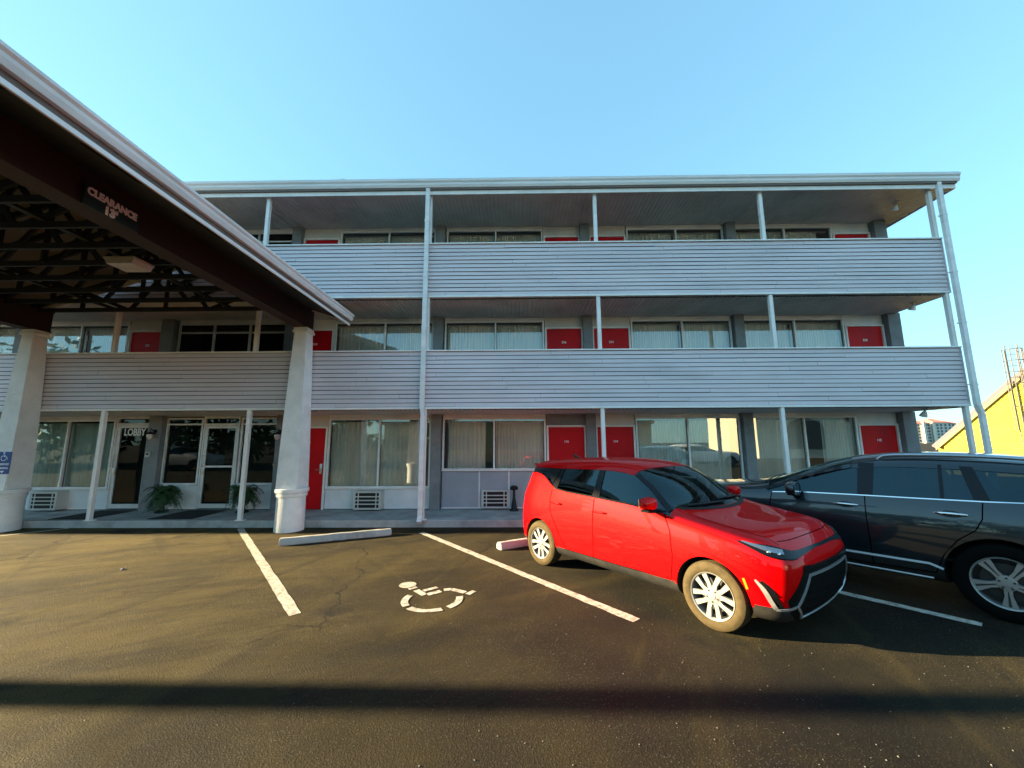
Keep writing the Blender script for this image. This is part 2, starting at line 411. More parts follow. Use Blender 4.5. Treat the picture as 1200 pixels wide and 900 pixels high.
# ------------------------------------------------------------------ ground, walkway
g = MB(); g.poly([(-700, -700, 0), (700, -700, 0), (700, 700, 0), (-700, 700, 0)])
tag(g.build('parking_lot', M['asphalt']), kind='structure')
WY, FY = 10.20, 8.757
k = MB(); k.box(-48, 10.35, 8.80, 10.45, -0.02, 0.15, 0.012)
for x in [-46 + 2.64 * i for i in range(22)]:
    k.box(x - 0.004, x + 0.004, 8.797, 10.4, 0.10, 0.1515)
tag(k.build('walkway', M['concrete'], smooth=None), kind='structure')

# painted stall lines: kept as things one can point at
def line(name, p, q, wd, label):
    p, q = Vector((*p, 0.004)), Vector((*q, 0.004)); d = (q - p).normalized(); n = Vector((-d.y, d.x, 0)) * wd / 2
    m = MB(); N = 40; rows = []
    for i in range(N + 1):
        c = p.lerp(q, i / N); j = [random.uniform(-0.006, 0.006) for _ in range(2)]
        rows.append((m.bm.verts.new(c + n * (1 + j[0] / wd * 2)), m.bm.verts.new(c - n * (1 + j[1] / wd * 2))))
    for r0, r1 in zip(rows, rows[1:]):
        m.bm.faces.new([r0[0], r0[1], r1[1], r1[0]])
    o = m.build(name, M['linepaint']); tag(o, label, 'parking line', 'painted stall lines')
line('parking_line', (-5.95, 8.72), (-2.37, 4.46), 0.125, 'worn white stall line left of the painted wheelchair symbol, starting beside the canopy column')
line('parking_line', (-1.95, 8.30), (1.20, 4.33), 0.125, 'worn white stall line between the painted wheelchair symbol and the red car')
line('parking_line', (1.15, 8.35), (4.57, 4.25), 0.125, 'worn white stall line in shade between the red car and the dark SUV')
line('parking_line', (-9.72, 8.76), (-12.3, 5.7), 0.09, 'thin pale stall line running off the lobby kerb beside the column with the blue sign')

# wheelchair symbol, stencilled
def wheelchair(mb, P, parts=None):
    """P maps local (r,u) to a 3D point"""
    def strip(pts, wd):
        for (a, b) in zip(pts, pts[1:]):
            a, b = Vector(a), Vector(b); d = (b - a).normalized(); n = Vector((-d.y, d.x)) * wd / 2
            mb.poly([P(*(a + n)), P(*(a - n)), P(*(b - n)), P(*(b + n))])
    def arc(cx, cy, r, a0, a1, wd, n=10):
        A = [math.radians(a0 + (a1 - a0) * i / n) for i in range(n + 1)]
        for t0, t1 in zip(A, A[1:]):
            mb.poly([P(cx + (r + q) * math.cos(t), cy + (r + q) * math.sin(t)) for q, t in ((wd / 2, t0), (-wd / 2, t0), (-wd / 2, t1), (wd / 2, t1))])
    mb.poly([P(-0.02 + 0.115 * math.cos(2 * PI * i / 20), 0.50 + 0.115 * math.sin(2 * PI * i / 20)) for i in range(20)])
    strip([(-0.02, 0.37), (-0.015, 0.315)], 0.12)
    strip([(-0.015, 0.25), (0.0, 0.03)], 0.085)
    strip([(0.05, 0.17), (0.25, 0.17)], 0.07)
    strip([(0.03, 0.02), (0.22, 0.02)], 0.085)
    strip([(0.27, 0.03), (0.36, -0.01), (0.44, -0.22)], 0.085)
    strip([(0.43, -0.29), (0.56, -0.25)], 0.075)
    arc(0.01, -0.16, 0.33, 118, 178, 0.085); arc(0.01, -0.16, 0.33, 190, 262, 0.085); arc(0.01, -0.16, 0.33, 276, 338, 0.085)
ang = math.radians(129)
U = Vector((math.cos(ang), math.sin(ang), 0)); RR = Vector((U.y, -U.x, 0)); C0 = Vector((-1.10, 4.98, 0.005))
m = MB(); wheelchair(m, lambda r, u: C0 + RR * r * 0.95 + U * u * 0.95)
tag(m.build('wheelchair_symbol', M['linepaint']), 'white stencilled wheelchair symbol painted on the asphalt of the empty stall', 'painted symbol')

def wheel_stop(p, q, label):
    p, q = Vector(p), Vector(q); d = q - p; L_ = d.length
    m = MB(); m.prism([(-0.085, 0), (0.085, 0), (0.078, 0.075), (0.05, 0.118), (-0.05, 0.118), (-0.078, 0.075)], 'x', 0, L_)
    bmesh.ops.bevel(m.bm, geom=list(m.bm.edges), offset=0.012, segments=2, affect='EDGES')
    bmesh.ops.subdivide_edges(m.bm, edges=[e for e in m.bm.edges if e.calc_length() > 0.5], cuts=14)
    for v in m.bm.verts:
        v.co += Vector((0, random.uniform(-1, 1), random.uniform(-1, 1))) * 0.0035
    o = m.build('wheel_stop', M['stop'], smooth=40); o.location = (p.x, p.y, 0); o.rotation_euler = (0, 0, math.atan2(d.y, d.x))
    tag(o, label, 'wheel stop', 'concrete wheel stops')
wheel_stop((-4.27, 7.32), (-2.52, 8.14), 'whole concrete wheel stop lying behind the painted wheelchair symbol')
wheel_stop((-0.33, 7.02), (1.35, 8.05), 'concrete wheel stop partly hidden by the rear wheel of the red car')
for x, y, s, lb in ((-5.72, 5.95, .024, 'dark pebble on the open asphalt before the lobby'),):
    t = bmesh.new(); bmesh.ops.create_icosphere(t, subdivisions=2, radius=s)
    for v in t.verts: v.co *= random.uniform(0.75, 1.2); v.co.z *= 0.6
    m = MB(); m.add(t); o = m.build('pebble', M['pier'], smooth=60); o.location = (x, y, s * 0.4)
    tag(o, lb, 'pebble')
m = MB(); rnd = random.Random(21)
for i in range(600):
    near = rnd.random() < 0.72
    if near: x, y = rnd.uniform(-4.2, 4.0), 2.25 + rnd.random() ** 1.6 * 2.6
    else: x, y = rnd.uniform(-8, 5), rnd.uniform(4, 8.2)
    if near and rnd.random() < 0.4: x = rnd.gauss(1.6, 1.1)
    s = rnd.choice((0.0022, 0.003, 0.003, 0.0045, 0.006)); R3 = Matrix.Rotation(rnd.uniform(0, PI), 3, 'Z')
    v = [m.bm.verts.new(Vector((x, y, s * 0.35)) + R3 @ Vector((q[0] * s * rnd.uniform(0.7, 1.5), q[1] * s, q[2] * s * 0.7))) for q in ((1, 0, 0), (0, 1, 0), (-1, 0, 0), (0, -1, 0), (0.1, 0, 1), (0, 0, -1))]
    for f in ((0, 1, 4), (1, 2, 4), (2, 3, 4), (3, 0, 4), (1, 0, 5), (2, 1, 5), (3, 2, 5), (0, 3, 5)): m.bm.faces.new([v[k] for k in f])
o = m.build('loose_gravel', mat('gravel_grit', (0.14, 0.13, 0.11), 0.9, var=0.5, vscale=40)); tag(o, 'fine loose grit scattered over the near asphalt', 'gravel', kind='stuff')

# ------------------------------------------------------------------ motel building
B = base('motel_building', (0, WY, 0), 'long three storey motel with grey lap siding balconies and red doors', 'motel')
FL = [0.15, 2.753, 5.357]
BR = {2: (2.553, 3.89), 3: (5.156, 6.495)}                # balcony fronts: bottom, top
XL, XR = -48.0, 10.0
# back, ends and floors
m = MB()
m.box(XL, XR - 0.02, 11.6, 17, 0, 7.73); m.box(9.72, XR, 10.06, 11.6, 0.15, 7.72); m.box(XL, -17.4, WY, 11.6, 0, 7.72)
m.build('wall', M['wall'], B)
m = MB()
for i in (1, 2):
    m.box(XL, 9.90, 8.79, 11.6, FL[i] - 0.14, FL[i])
m.build('floor_slab', M['concrete'], B)
# ribbed metal soffits, ribs running back from the edge
def soffit(z, x0, x1, y0, y1):
    m = MB(); p = 0.102; x = x0
    while x < x1 - 0.01:
        xe = min(x + p, x1)
        m.poly([(x, y0, z), (xe - 0.022, y0, z), (xe - 0.022, y1, z), (x, y1, z)])
        m.poly([(xe - 0.022, y0, z), (xe - 0.014, y0, z + 0.016), (xe - 0.014, y1, z + 0.016), (xe - 0.022, y1, z)])
        m.poly([(xe - 0.014, y0, z + 0.016), (xe - 0.006, y0, z + 0.016), (xe - 0.006, y1, z + 0.016), (xe - 0.014, y1, z + 0.016)])
        m.poly([(xe - 0.006, y0, z + 0.016), (xe, y0, z), (xe, y1, z), (xe - 0.006, y1, z + 0.016)])
        x = xe
    m.build('soffit', M['soffit'], B)
soffit(2.52, -30, 9.9, 8.80, 10.35); soffit(5.10, -30, 9.9, 8.80, 10.35); soffit(7.715, -30, 10.36, 8.72, 10.35)
# balcony fronts of lapped siding
def siding(z0, z1, x0, x1, n):
    m = MB(); hh = (z1 - z0) / n
    for i in range(n):
        za, zb = z0 + i * hh, z0 + (i + 1) * hh
        x = x0
        while x < x1 - 1e-4:
            xe = min(x1, x + random.uniform(2.6, 3.7)) if x1 - x > 4.0 else x1
            N = max(2, int((xe - x) / 0.45)); top = []; bot = []; lip = []
            o1 = random.uniform(-0.002, 0.002); gz = random.uniform(-0.003, 0.003)
            for k in range(N + 1):
                xx = x + (xe - x) * k / N + (0.0015 if k == 0 else -0.0015 if k == N else 0)
                wv = 0.0022 * math.sin(xx * 1.7 + i * 2.1) + random.uniform(-0.0012, 0.0012)
                top.append(m.bm.verts.new((xx, FY + 0.002 + o1, zb - 0.007)))
                bot.append(m.bm.verts.new((xx, FY - 0.009 + o1 + wv, za + 0.006 + gz + wv * 0.6)))
                lip.append(m.bm.verts.new((xx, FY + 0.028, za + 0.012 + gz)))
            for k in range(N):
                m.bm.faces.new([bot[k], bot[k + 1], top[k + 1], top[k]])
                m.bm.faces.new([lip[k], lip[k + 1], bot[k + 1], bot[k]])
            x = xe
    return m
for lv in (2, 3):
    z0, z1 = BR[lv]
    m = siding(z0 + 0.035, z1 - 0.035, -30, 9.93, 13)
    m.box(9.86, 9.93, FY + 0.08, 10.06, z0 + 0.03, z1 - 0.03)               # return at the end
    m.build('balcony_siding', M['siding'], B)
    m = MB(); m.box(-30, 9.93, FY + 0.03, FY + 0.075, z0 + 0.01, z1 - 0.03); m.build('siding_shadow_backing', M['black'], B)  # black sheet behind the laps draws the shadow lines between them
    m = MB(); m.box(9.932, 9.950, FY - 0.020, FY + 0.08, z0 + 0.036, z1 - 0.032); m.build('corner_trim', M['siding'], B)
    m = MB(); m.box(-30, 9.855, FY + 0.076, FY + 0.085, z0 + 0.04, z1 - 0.035); m.build('inner_lining', M['siding'], B)
    m = MB(); m.box(-30, 9.955, FY - 0.035, FY + 0.10, z1 - 0.03, z1, 0.006); m.box(9.86, 9.955, FY + 0.103, 10.06, z1 - 0.03, z1, 0.006)
    m.build('rail_cap', M['trim'], B)
    m = MB(); m.box(-30, 9.95, FY - 0.028, FY + 0.08, z0 - 0.012, z0 + 0.034, 0.006)
    m.box(9.86, 9.945, FY + 0.083, 10.06, z0 - 0.010, z0 + 0.028, 0.004)
    m.build('edge_trim', M['trim'], B)
# posts
POSTX = [-9.338, -6.024, -2.064, 1.896, 5.856]
for z0, z1 in ((0.15, 2.54), (3.89, 5.144), (6.495, 7.72)):
    for x in [-17.3, -13.3] + POSTX + [9.87]:
        m = MB(); yy = FY + 0.035
        m.box(x - 0.042, x + 0.042, yy - 0.042, yy + 0.042, z0, z1, 0.006)
        if z0 < 1: m.box(x - 0.085, x + 0.085, yy - 0.05, yy + 0.085, z0, z0 + 0.02, 0.004)
        m.build('post', M['trim'], B)
# roof : slab, lower trim board, gutter
m = MB(); m.box(-48, 10.38, 8.70, 17.2, 7.74, 8.02); m.build('roof', M['shingle'], B)
m = MB(); m.box(-48, 10.40, 8.665, 8.699, 7.70, 7.80, 0.004); m.box(10.383, 10.41, 8.70, 17.2, 7.70, 8.0); m.build('roof_trim', M['trim'], B)
m = MB()
m.prism([(8.698, 7.845), (8.60, 7.845), (8.575, 7.90), (8.575, 7.95), (8.55, 7.985), (8.548, 8.045), (8.698, 8.045)], 'x', -48, 10.44)
m.build('gutter', M['trim2'], B)
m = MB(); m.box(-48, 10.40, 8.62, 8.698, 7.802, 7.843); m.build('drip_edge', M['fascia'], B)
# downspouts
def downspout(x, kink):
    m = MB(); yy = 8.655; r = 0.048
    def seg(xa, za, xb, zb):
        m.bar((xa, yy, za), (xb, yy, zb), 0.098, 0.075)
    seg(x, 7.85, x, 2.56); seg(x, 2.56, x + kink, 2.38); seg(x + kink, 2.38, x + kink, 0.24); 
    m.bar((x + kink, yy, 0.25), (x + kink, yy - 0.10, 0.14), 0.096, 0.073)
    for z in (7.0, 5.6, 4.4, 3.0, 1.6):
        m.box(x - 0.066 + (kink if z < 2.4 else 0), x + 0.066 + (kink if z < 2.4 else 0), yy - 0.041, yy + 0.06, z, z + 0.025)
    m.build('downspout', M['trim2'], B)
downspout(-2.105, 0.03); downspout(9.985, 0.06)
# piers of painted block
def pier(x0, x1, y0=10.03):
    for i, (a, b) in enumerate(((0.15, 2.52), (2.753, 5.10), (5.357, 7.715))):
        m = MB(); z = a
        while z < b - 0.01:
            ze = min(z + 0.203, b)
            m.box(x0, x1, y0, 11.0, z + 0.003, ze - 0.003, 0.004); z = ze
        m.box(x0 + 0.004, x1 - 0.004, y0 + 0.005, 10.99, a, b)
        m.build('pier', M['pier'], B)
for x in (-17.22, -13.26): pier(x - 0.14, x + 0.14)
pier(-9.47, -9.13)
for x in (-6.03, -2.07, 1.87, 5.83): pier(x - 0.125, x + 0.125)
pier(9.68, 10.0)

def curtain(x0, x1, y, z0, z1, parent, mt, seed, gather=1.0):
    rnd = random.Random(seed); m = MB(); N = max(12, int((x1 - x0) / 0.011)); ph = 0.0; A = []; Bv = []; Cv = []
    wl = 0.075
    for k in range(N + 1):
        x = x0 + (x1 - x0) * k / N
        wl = min(0.13, max(0.05, wl + rnd.uniform(-0.006, 0.006)))
        ph += 2 * PI * ((x1 - x0) / N) / wl
        am = 0.034 * (0.7 + 0.5 * math.sin(x * 5.1 + seed)) * gather
        d = am * math.sin(ph)
        A.append(m.bm.verts.new((x, y + d * 0.55, z1)))
        Cv.append(m.bm.verts.new((x + 0.012 * math.sin(x * 9 + seed), y + d * 0.95, (z0 + z1) / 2)))
        Bv.append(m.bm.verts.new((x + 0.02 * math.sin(x * 7 + seed), y + d * 1.25, z0)))
    for k in range(N):
        m.bm.faces.new([Cv[k], Cv[k + 1], A[k + 1], A[k]]); m.bm.faces.new([Bv[k], Bv[k + 1], Cv[k + 1], Cv[k]])
    return m.build('curtain', mt, parent, smooth=180)

def window(x0, x1, z0, z1, mull=(), transom=None, gl='winglass', cur='curtain', seed=1, gap=None, fr='trim'):
    m = MB(); t = 0.045; y0, y1 = WY - 0.045, WY + 0.03
    m.box(x0, x0 + t, y0, y1, z0, z1, 0.004); m.box(x1 - t, x1, y0, y1, z0, z1, 0.004)
    m.box(x0 + t, x1 - t, y0, y1, z1 - t, z1, 0.004); m.box(x0 - 0.01, x1 + 0.01, y0 - 0.025, y1, z0 - 0.04, z0 - 0.002, 0.005)
    m.box(x0 + t, x1 - t, y0 + 0.01, y1, z0, z0 + 0.022)
    xs = [x0 + t] + [v for mm in mull for v in (mm - 0.022, mm + 0.022)] + [x1 - t]
    for mm in mull: m.box(mm - 0.022, mm + 0.022, y0 - 0.006, y1, z0 + 0.023, z1 - t, 0.004)
    if transom:
        for a_, b_ in zip(xs[::2], xs[1::2]): m.box(a_, b_, y0 + 0.004, y1, transom - 0.02, transom + 0.02)
    wn = m.build('window', M[fr], B)
    # dark slim sash inside each light
    for a_, b_ in zip(xs[::2], xs[1::2]):
        p = MB(); p.poly([(a_, WY, z0 + 0.022), (b_, WY, z0 + 0.022), (b_, WY, z1 - t), (a_, WY, z1 - t)]); p.build('pane', M[gl], wn)
        s = MB(); e_ = 0.018
        for q in ((a_, a_ + e_, z0 + 0.023, z1 - t), (b_ - e_, b_, z0 + 0.023, z1 - t)): s.box(q[0], q[1], WY + 0.004, WY + 0.02, q[2], q[3])
        s.box(a_ + e_, b_ - e_, WY + 0.004, WY + 0.02, z1 - t - 0.045, z1 - t); s.build('sash', M['black'], wn)
    if cur:
        cuts = gap or [(x0 + 0.03, x1 - 0.03)]
        for i, (a_, b_) in enumerate(cuts): curtain(a_, b_, WY + 0.14, z0 + 0.01, z1 - 0.10, wn, M[cur], seed + i * 17)
        r = MB(); r.box(x0 + 0.02, x1 - 0.02, WY + 0.11, WY + 0.17, z1 - 0.10, z1 - 0.065); r.build('curtain_track', M['trim'], wn)
    return wn

def red_door(x0, x1, zf, soff, number=None, trans='transom', hinge_left=False):
    z1 = zf + 2.03; t = 0.05
    m = MB(); m.box(x0, x1, WY - 0.005, WY + 0.04, zf + 0.01, z1, 0.004); d = m.build('door', M['doorred'], B)
    f = MB(); y0 = WY - 0.05
    f.box(x0 - t, x0 - 0.004, y0, WY + 0.05, zf, z1 + t, 0.004); f.box(x1 + 0.004, x1 + t, y0, WY + 0.05, zf, z1 + t, 0.004); f.box(x0 - 0.003, x1 + 0.003, y0 + 0.002, WY + 0.05, z1 + 0.005, z1 + t, 0.004)
    f.build('door_frame', M['trim'], d)
    p = MB(); p.box(x0 - t, x1 + t, WY - 0.012, WY + 0.03, z1 + t + 0.004, soff + 0.02); p.build('transom_panel', M[trans], d)
    hx = x1 - 0.075 if not hinge_left else x0 + 0.075; sg = -1 if not hinge_left else 1
    h_ = MB(); h_.box(hx - 0.03, hx + 0.03, WY - 0.03, WY - 0.006, zf + 0.88, zf + 1.13, 0.006)
    h_.tube([(hx, WY - 0.02, zf + 0.98), (hx, WY - 0.07, zf + 0.98), (hx + sg * 0.11, WY - 0.07, zf + 0.985)], 0.011)
    h_.build('door_handle', M['satin'], d, smooth=40)
    n = MB(); xc = (x0 + x1) / 2
    pl = MB(); pl.box(xc - 0.066, xc + 0.066, WY - 0.011, WY - 0.006, zf + 1.635, zf + 1.695); pl.build('number_backing', M['doorred'], d)
    if number:
        text_mesh('door_number', number, 0.078, M['white'], d, 0.0025, Matrix.Translation((xc, WY - 0.0125, zf + 1.665)) @ Matrix.Rotation(PI / 2, 4, 'X'))
    return d

def low_panel(x0, x1, z0, z1, mt='panel', div=()):
    m = MB(); m.box(x0, x1, WY - 0.004, WY + 0.04, z0, z1); o = m.build('spandrel_panel', M[mt], B)
    t = MB(); t.box(x0, x1, WY - 0.022, WY - 0.006, z0, z0 + 0.03)
    for x in div: t.box(x - 0.016, x + 0.016, WY - 0.022, WY - 0.006, z0 + 0.032, z1)
    t.build('panel_trim', M['trim'], o)

def header(x0, x1, z0, z1):
    m = MB(); m.box(x0, x1, WY - 0.03, WY + 0.06, z0, z1 + 0.03); m.build('header', M['alum'], B)

SOF = [2.52, 5.10, 7.715]
sd = 3
def unit(q, kind, lv, sill, num, grey=False, trans='transom'):
    """one room front between piers centred q and q + 3.96"""
    global sd
    sd += 7
    zf = FL[lv]; zt = SOF[lv] - 0.085
    if kind == 'WD': wx = (q + 0.15, q + 2.80); dx = (q + 2.87, q + 3.78)
    else: dx = (q + 0.18, q + 1.09); wx = (q + 1.16, q + 3.81)
    wm = (wx[0] + wx[1]) / 2
    rq = random.Random(sd); c_ = rq.choice((0, 0, 1, 2, 3, 4)); a0, b0 = wx[0] + 0.03, wx[1] - 0.03
    gp = [[(a0, b0)], [(a0, wm - 0.03), (wm + 0.03, b0)], [(a0, wm + 0.12), (wm + 0.34, b0)], [(a0, b0 - 0.28)], [(a0 + 0.10, wm - 0.22), (wm - 0.02, b0)]][c_]
    if lv == 0 and abs(q - 1.87) < 0.1: gp = [(wx[0] + 0.03, wm - 0.02), (wm + 0.02, wx[1] - 0.22)]
    if lv == 0 and abs(q - 5.83) < 0.1: gp = [(wx[0] + 0.03, wm + 0.15), (wm + 0.55, wx[1] - 0.03)]
    window(wx[0], wx[1], zf + sill, zt, (wm + (0.03 if lv else 0.0),), seed=sd, gap=gp)
    header(wx[0], wx[1], zt + 0.003, SOF[lv])
    red_door(dx[0], dx[1], zf, SOF[lv], num, trans, hinge_left=(kind == 'WD'))
    if grey: low_panel(wx[0], wx[1], zf + 0.02, zf + sill - 0.042, 'panelgrey', (wx[0] + 0.95, wx[0] + 1.70))
    else: low_panel(wx[0], wx[1], zf + 0.02, zf + sill - 0.042)
for lv in range(3):
    f3 = {0: '1', 1: '2', 2: '3'}[lv]
    unit(-17.22, 'DW', lv, 0.55, f3 + '22')
    if lv: unit(-13.26, 'WD', lv, 0.55, f3 + '20')
    unit(-6.03, 'DW', lv, 0.55, f3 + '18')
    unit(-2.07, 'WD', lv, 0.98 if lv == 0 else 0.55, f3 + '16', lv == 0, 'pier' if lv == 0 else 'transom')
    unit(1.87, 'DW', lv, 0.55, f3 + '14')
    unit(5.83, 'WD', lv, 0.55, f3 + '12', False, 'panel')
    if lv:   # dark glazed bay over the lobby
        zf = FL[lv]
        window(-9.10, -6.18, zf + 0.30, SOF[lv] - 0.085, (-8.13, -7.16), zf + 2.0, 'lobbyglass', None, fr='alum')
        header(-9.10, -6.18, SOF[lv] - 0.082, SOF[lv]); low_panel(-9.10, -6.18, zf + 0.01, zf + 0.26)
# lobby front
wl_ = window(-13.11, -10.46, 0.70, 2.43, (-11.70,), gl='winglass', cur='curtain2', seed=51)
header(-13.11, -10.46, 2.433, 2.52); low_panel(-13.11, -10.46, 0.17, 0.658)
def glass_door(x0, x1, zf, z1, handle_left=True, word=None):
    t = 0.075; m = MB(); y0, y1 = WY - 0.025, WY + 0.025
    m.box(x0 + 0.035, x0 + 0.035 + t, y0, y1, zf + 0.02, z1, 0.004); m.box(x1 - 0.035 - t, x1 - 0.035, y0, y1, zf + 0.02, z1, 0.004)
    m.box(x0 + 0.035 + t, x1 - 0.035 - t, y0, y1, z1 - t, z1, 0.004); m.box(x0 + 0.035 + t, x1 - 0.035 - t, y0, y1, zf + 0.02, zf + 0.13, 0.004)
    if not word: m.box(x0 + 0.035 + t, x1 - 0.035 - t, y0 + 0.005, y1, 1.20, 1.245)
    d = m.build('entrance_door', M['alum'], B)
    p = MB(); p.poly([(x0 + 0.1, WY, zf + 0.12), (x1 - 0.1, WY, zf + 0.12), (x1 - 0.1, WY, z1 - 0.07), (x0 + 0.1, WY, z1 - 0.07)]); p.build('pane', M['lobbyglass'], d)
    f = MB(); f.box(x0, x0 + 0.033, WY - 0.045, WY + 0.04, zf, 2.50, 0.004); f.box(x1 - 0.033, x1, WY - 0.045, WY + 0.04, zf, 2.50, 0.004)
    f.box(x0 + 0.034, x1 - 0.034, WY - 0.04, WY + 0.04, z1 + 0.006, z1 + 0.05); f.box(x0 + 0.034, x1 - 0.034, WY - 0.04, WY + 0.04, 2.45, 2.50)
    f.build('door_frame', M['alum'], d)
    p = MB(); p.poly([(x0 + 0.034, WY + 0.01, z1 + 0.05), (x1 - 0.034, WY + 0.01, z1 + 0.05), (x1 - 0.034, WY + 0.01, 2.45), (x0 + 0.034, WY + 0.01, 2.45)]); p.build('transom_pane', M['lobbyglass'], d)
    hx = x0 + 0.075 if handle_left else x1 - 0.075
    h_ = MB(); h_.box(hx - 0.03, hx + 0.05, y0 - 0.02, y0, 1.03, 1.19, 0.005)
    h_.tube([(hx, y0, 1.22), (hx, y0 - 0.055, 1.22), (hx, y0 - 0.055, 1.5), (hx, y0, 1.5)], 0.012); h_.build('door_handle', M['satin'], d, smooth=40)
    if word:
        text_mesh('lettering', word, 0.25, M['white'], d, 0.007, Matrix.Translation(((x0 + x1) / 2 + 0.01, WY - 0.012, z1 - 0.19)) @ Matrix.Rotation(PI / 2, 4, 'X') @ Matrix.Diagonal((0.74, 1, 1, 1)))
    return d
glass_door(-10.43, -9.50, 0.17, 2.29, True, 'LOBBY')
glass_door(-8.13, -7.19, 0.17, 2.27, True)
window(-9.11, -8.15, 0.79, 2.47, (), 2.30, 'lobbyglass', None, fr='alum'); low_panel(-9.11, -8.15, 0.17, 0.748)
window(-7.15, -6.18, 0.79, 2.47, (), 2.30, 'lobbyglass', None, fr='alum'); low_panel(-7.15, -6.18, 0.17, 0.748)
header(-10.43, -6.18, 2.505, 2.52)
# rooms behind the glass: partition walls and back walls
m = MB()
for i, (a_, b_) in enumerate(((0.15, 2.60), (2.755, 5.20), (5.359, 7.72))):
    m.box(-17.2, 9.7, 11.45, 11.59, a_, b_)
    for q in (-17.22, -13.26, -6.03, -2.07, 1.87, 5.83): m.box(q - 0.1, q + 0.1, 11.0, 11.45, a_, b_)
    m.box(-9.4, -9.2, 11.0, 11.45, a_, b_)
m.build('interior_wall', M['room'], B)
m = MB(); m.box(-17.2, 9.7, 10.46, 11.45, 0.10, 0.155); m.build('room_floor', M['dark'], B)

# ------------------------------------------------------------------ fittings on the motel
def ac(x, z, label, dep=0.27, wd=0.68, hh=0.44):
    t = base('air_conditioner', (x, WY, z), label, 'air conditioner', 'through wall air conditioners')
    y1 = WY - 0.006; y0 = y1 - dep
    m = MB(); m.box(x - wd / 2, x + wd / 2, y0 + 0.02, y1, z, z + hh, 0.01); m.build('housing', M['acgrey'], t)
    m = MB(); m.box(x - wd / 2 + 0.05, x + wd / 2 - 0.05, y0 + 0.008, y0 + 0.018, z + 0.045, z + hh - 0.04); m.build('coil', M['black'], t)
    m = MB(); m.box(x - wd / 2, x + wd / 2, y0 - 0.002, y0 + 0.019, z, z + 0.044, 0.003); m.box(x - wd / 2, x + wd / 2, y0 - 0.002, y0 + 0.019, z + hh - 0.04, z + hh, 0.003)
    m.box(x - wd / 2, x - wd / 2 + 0.05, y0 - 0.001, y0 + 0.019, z + 0.045, z + hh - 0.041); m.box(x + wd / 2 - 0.05, x + wd / 2, y0 - 0.001, y0 + 0.019, z + 0.045, z + hh - 0.041)
    for k in range(1, 4):
        zz = z + 0.045 + (hh - 0.085) * k / 4
        m.box(x - wd / 2 + 0.051, x + wd / 2 - 0.051, y0 - 0.006, y0 + 0.007, zz - 0.013, zz + 0.013)
    for k in (-0.22, 0.22): m.box(x + k - 0.012, x + k + 0.012, y0 - 0.001, y0 + 0.006, z + 0.046, z + hh - 0.042)
    m.build('grille', M['acgrey'], t)
ac(-11.78, 0.19, 'cream wall air conditioner under the green curtained window beside the LOBBY door')
ac(-3.70, 0.185, 'cream wall air conditioner under the window right of the red door behind the column')
ac(-0.56, 0.185, 'cream wall air conditioner set between grey panels beside the black ash urn', dep=0.10)
ac(4.35, 0.185, 'cream wall air conditioner under the window behind the red car')
ac(7.30, 0.185, 'cream wall air conditioner under the window behind the dark SUV')

def sconce(x, y, z, label):
    t = base('wall_lantern', (x, y, z), label, 'wall lamp', 'lanterns beside the lobby doors')
    m = MB(); m.lathe([(0.0, -0.004), (0.05, 0.0), (0.045, 0.02), (0.012, 0.03), (0.01, 0.06)], 16, Matrix.Translation((x, y, z)) @ Matrix.Rotation(PI / 2, 4, 'X'))
    m.tube([(x, y - 0.05, z), (x, y - 0.12, z + 0.07), (x, y - 0.13, z + 0.03), (x, y - 0.13, z - 0.02)], 0.009); m.build('bracket', M['black'], t, smooth=50)
    m = MB(); m.lathe([(0.015, 0.0), (0.10, -0.05), (0.105, -0.065), (0.095, -0.06)], 20, Matrix.Translation((x, y - 0.13, z - 0.01))); m.build('shade', M['black'], t, smooth=50)
    m = MB(); m.lathe([(0.06, -0.055), (0.072, -0.10), (0.06, -0.17), (0.03, -0.20), (0.0, -0.205)], 18, Matrix.Translation((x, y - 0.13, z - 0.01))); m.build('globe', M['lens'], t, smooth=60)
sconce(-9.27, 10.025, 2.12, 'black wall lantern on the grey pier right of the LOBBY door')
sconce(-6.03, 10.025, 2.10, 'black wall lantern on the grey pier left of the big white column')
t = base('intercom_box', (-9.36, 10.026, 1.54), 'small pale intercom box on the pier right of the LOBBY door', 'intercom')
m = MB(); m.box(-9.42, -9.31, 9.985, 10.026, 1.47, 1.60, 0.008); m.build('housing', M['acgrey'], t)
m = MB(); m.box(-9.395, -9.335, 9.978, 9.984, 1.53, 1.575); m.build('screen', M['black'], t)

def flood(x, y, z, label):
    t = base('soffit_light', (x, y, z), label, 'flood light', 'small soffit lights')
    m = MB(); m.lathe([(0.06, 0), (0.06, -0.03), (0.02, -0.035), (0.018, -0.07)], 16, Matrix.Translation((x, y, z))); m.build('mount', M['acgrey'], t, smooth=40)
    m = MB(); m.lathe([(0.03, 0.0), (0.05, -0.04), (0.075, -0.12), (0.0, -0.125)], 16, Matrix.Translation((x, y, z - 0.06)) @ Matrix.Rotation(0.5, 4, 'X')); m.build('lamp_head', M['alum'], t, smooth=40)
flood(9.55, 9.25, 7.713, 'small flood light under the roof soffit at the right end of the top storey')
flood(9.58, 9.25, 5.098, 'small flood light under the second storey ceiling at the right end')
flood(9.30, 9.10, 2.518, 'small flood light under the ground floor ceiling at the right end')

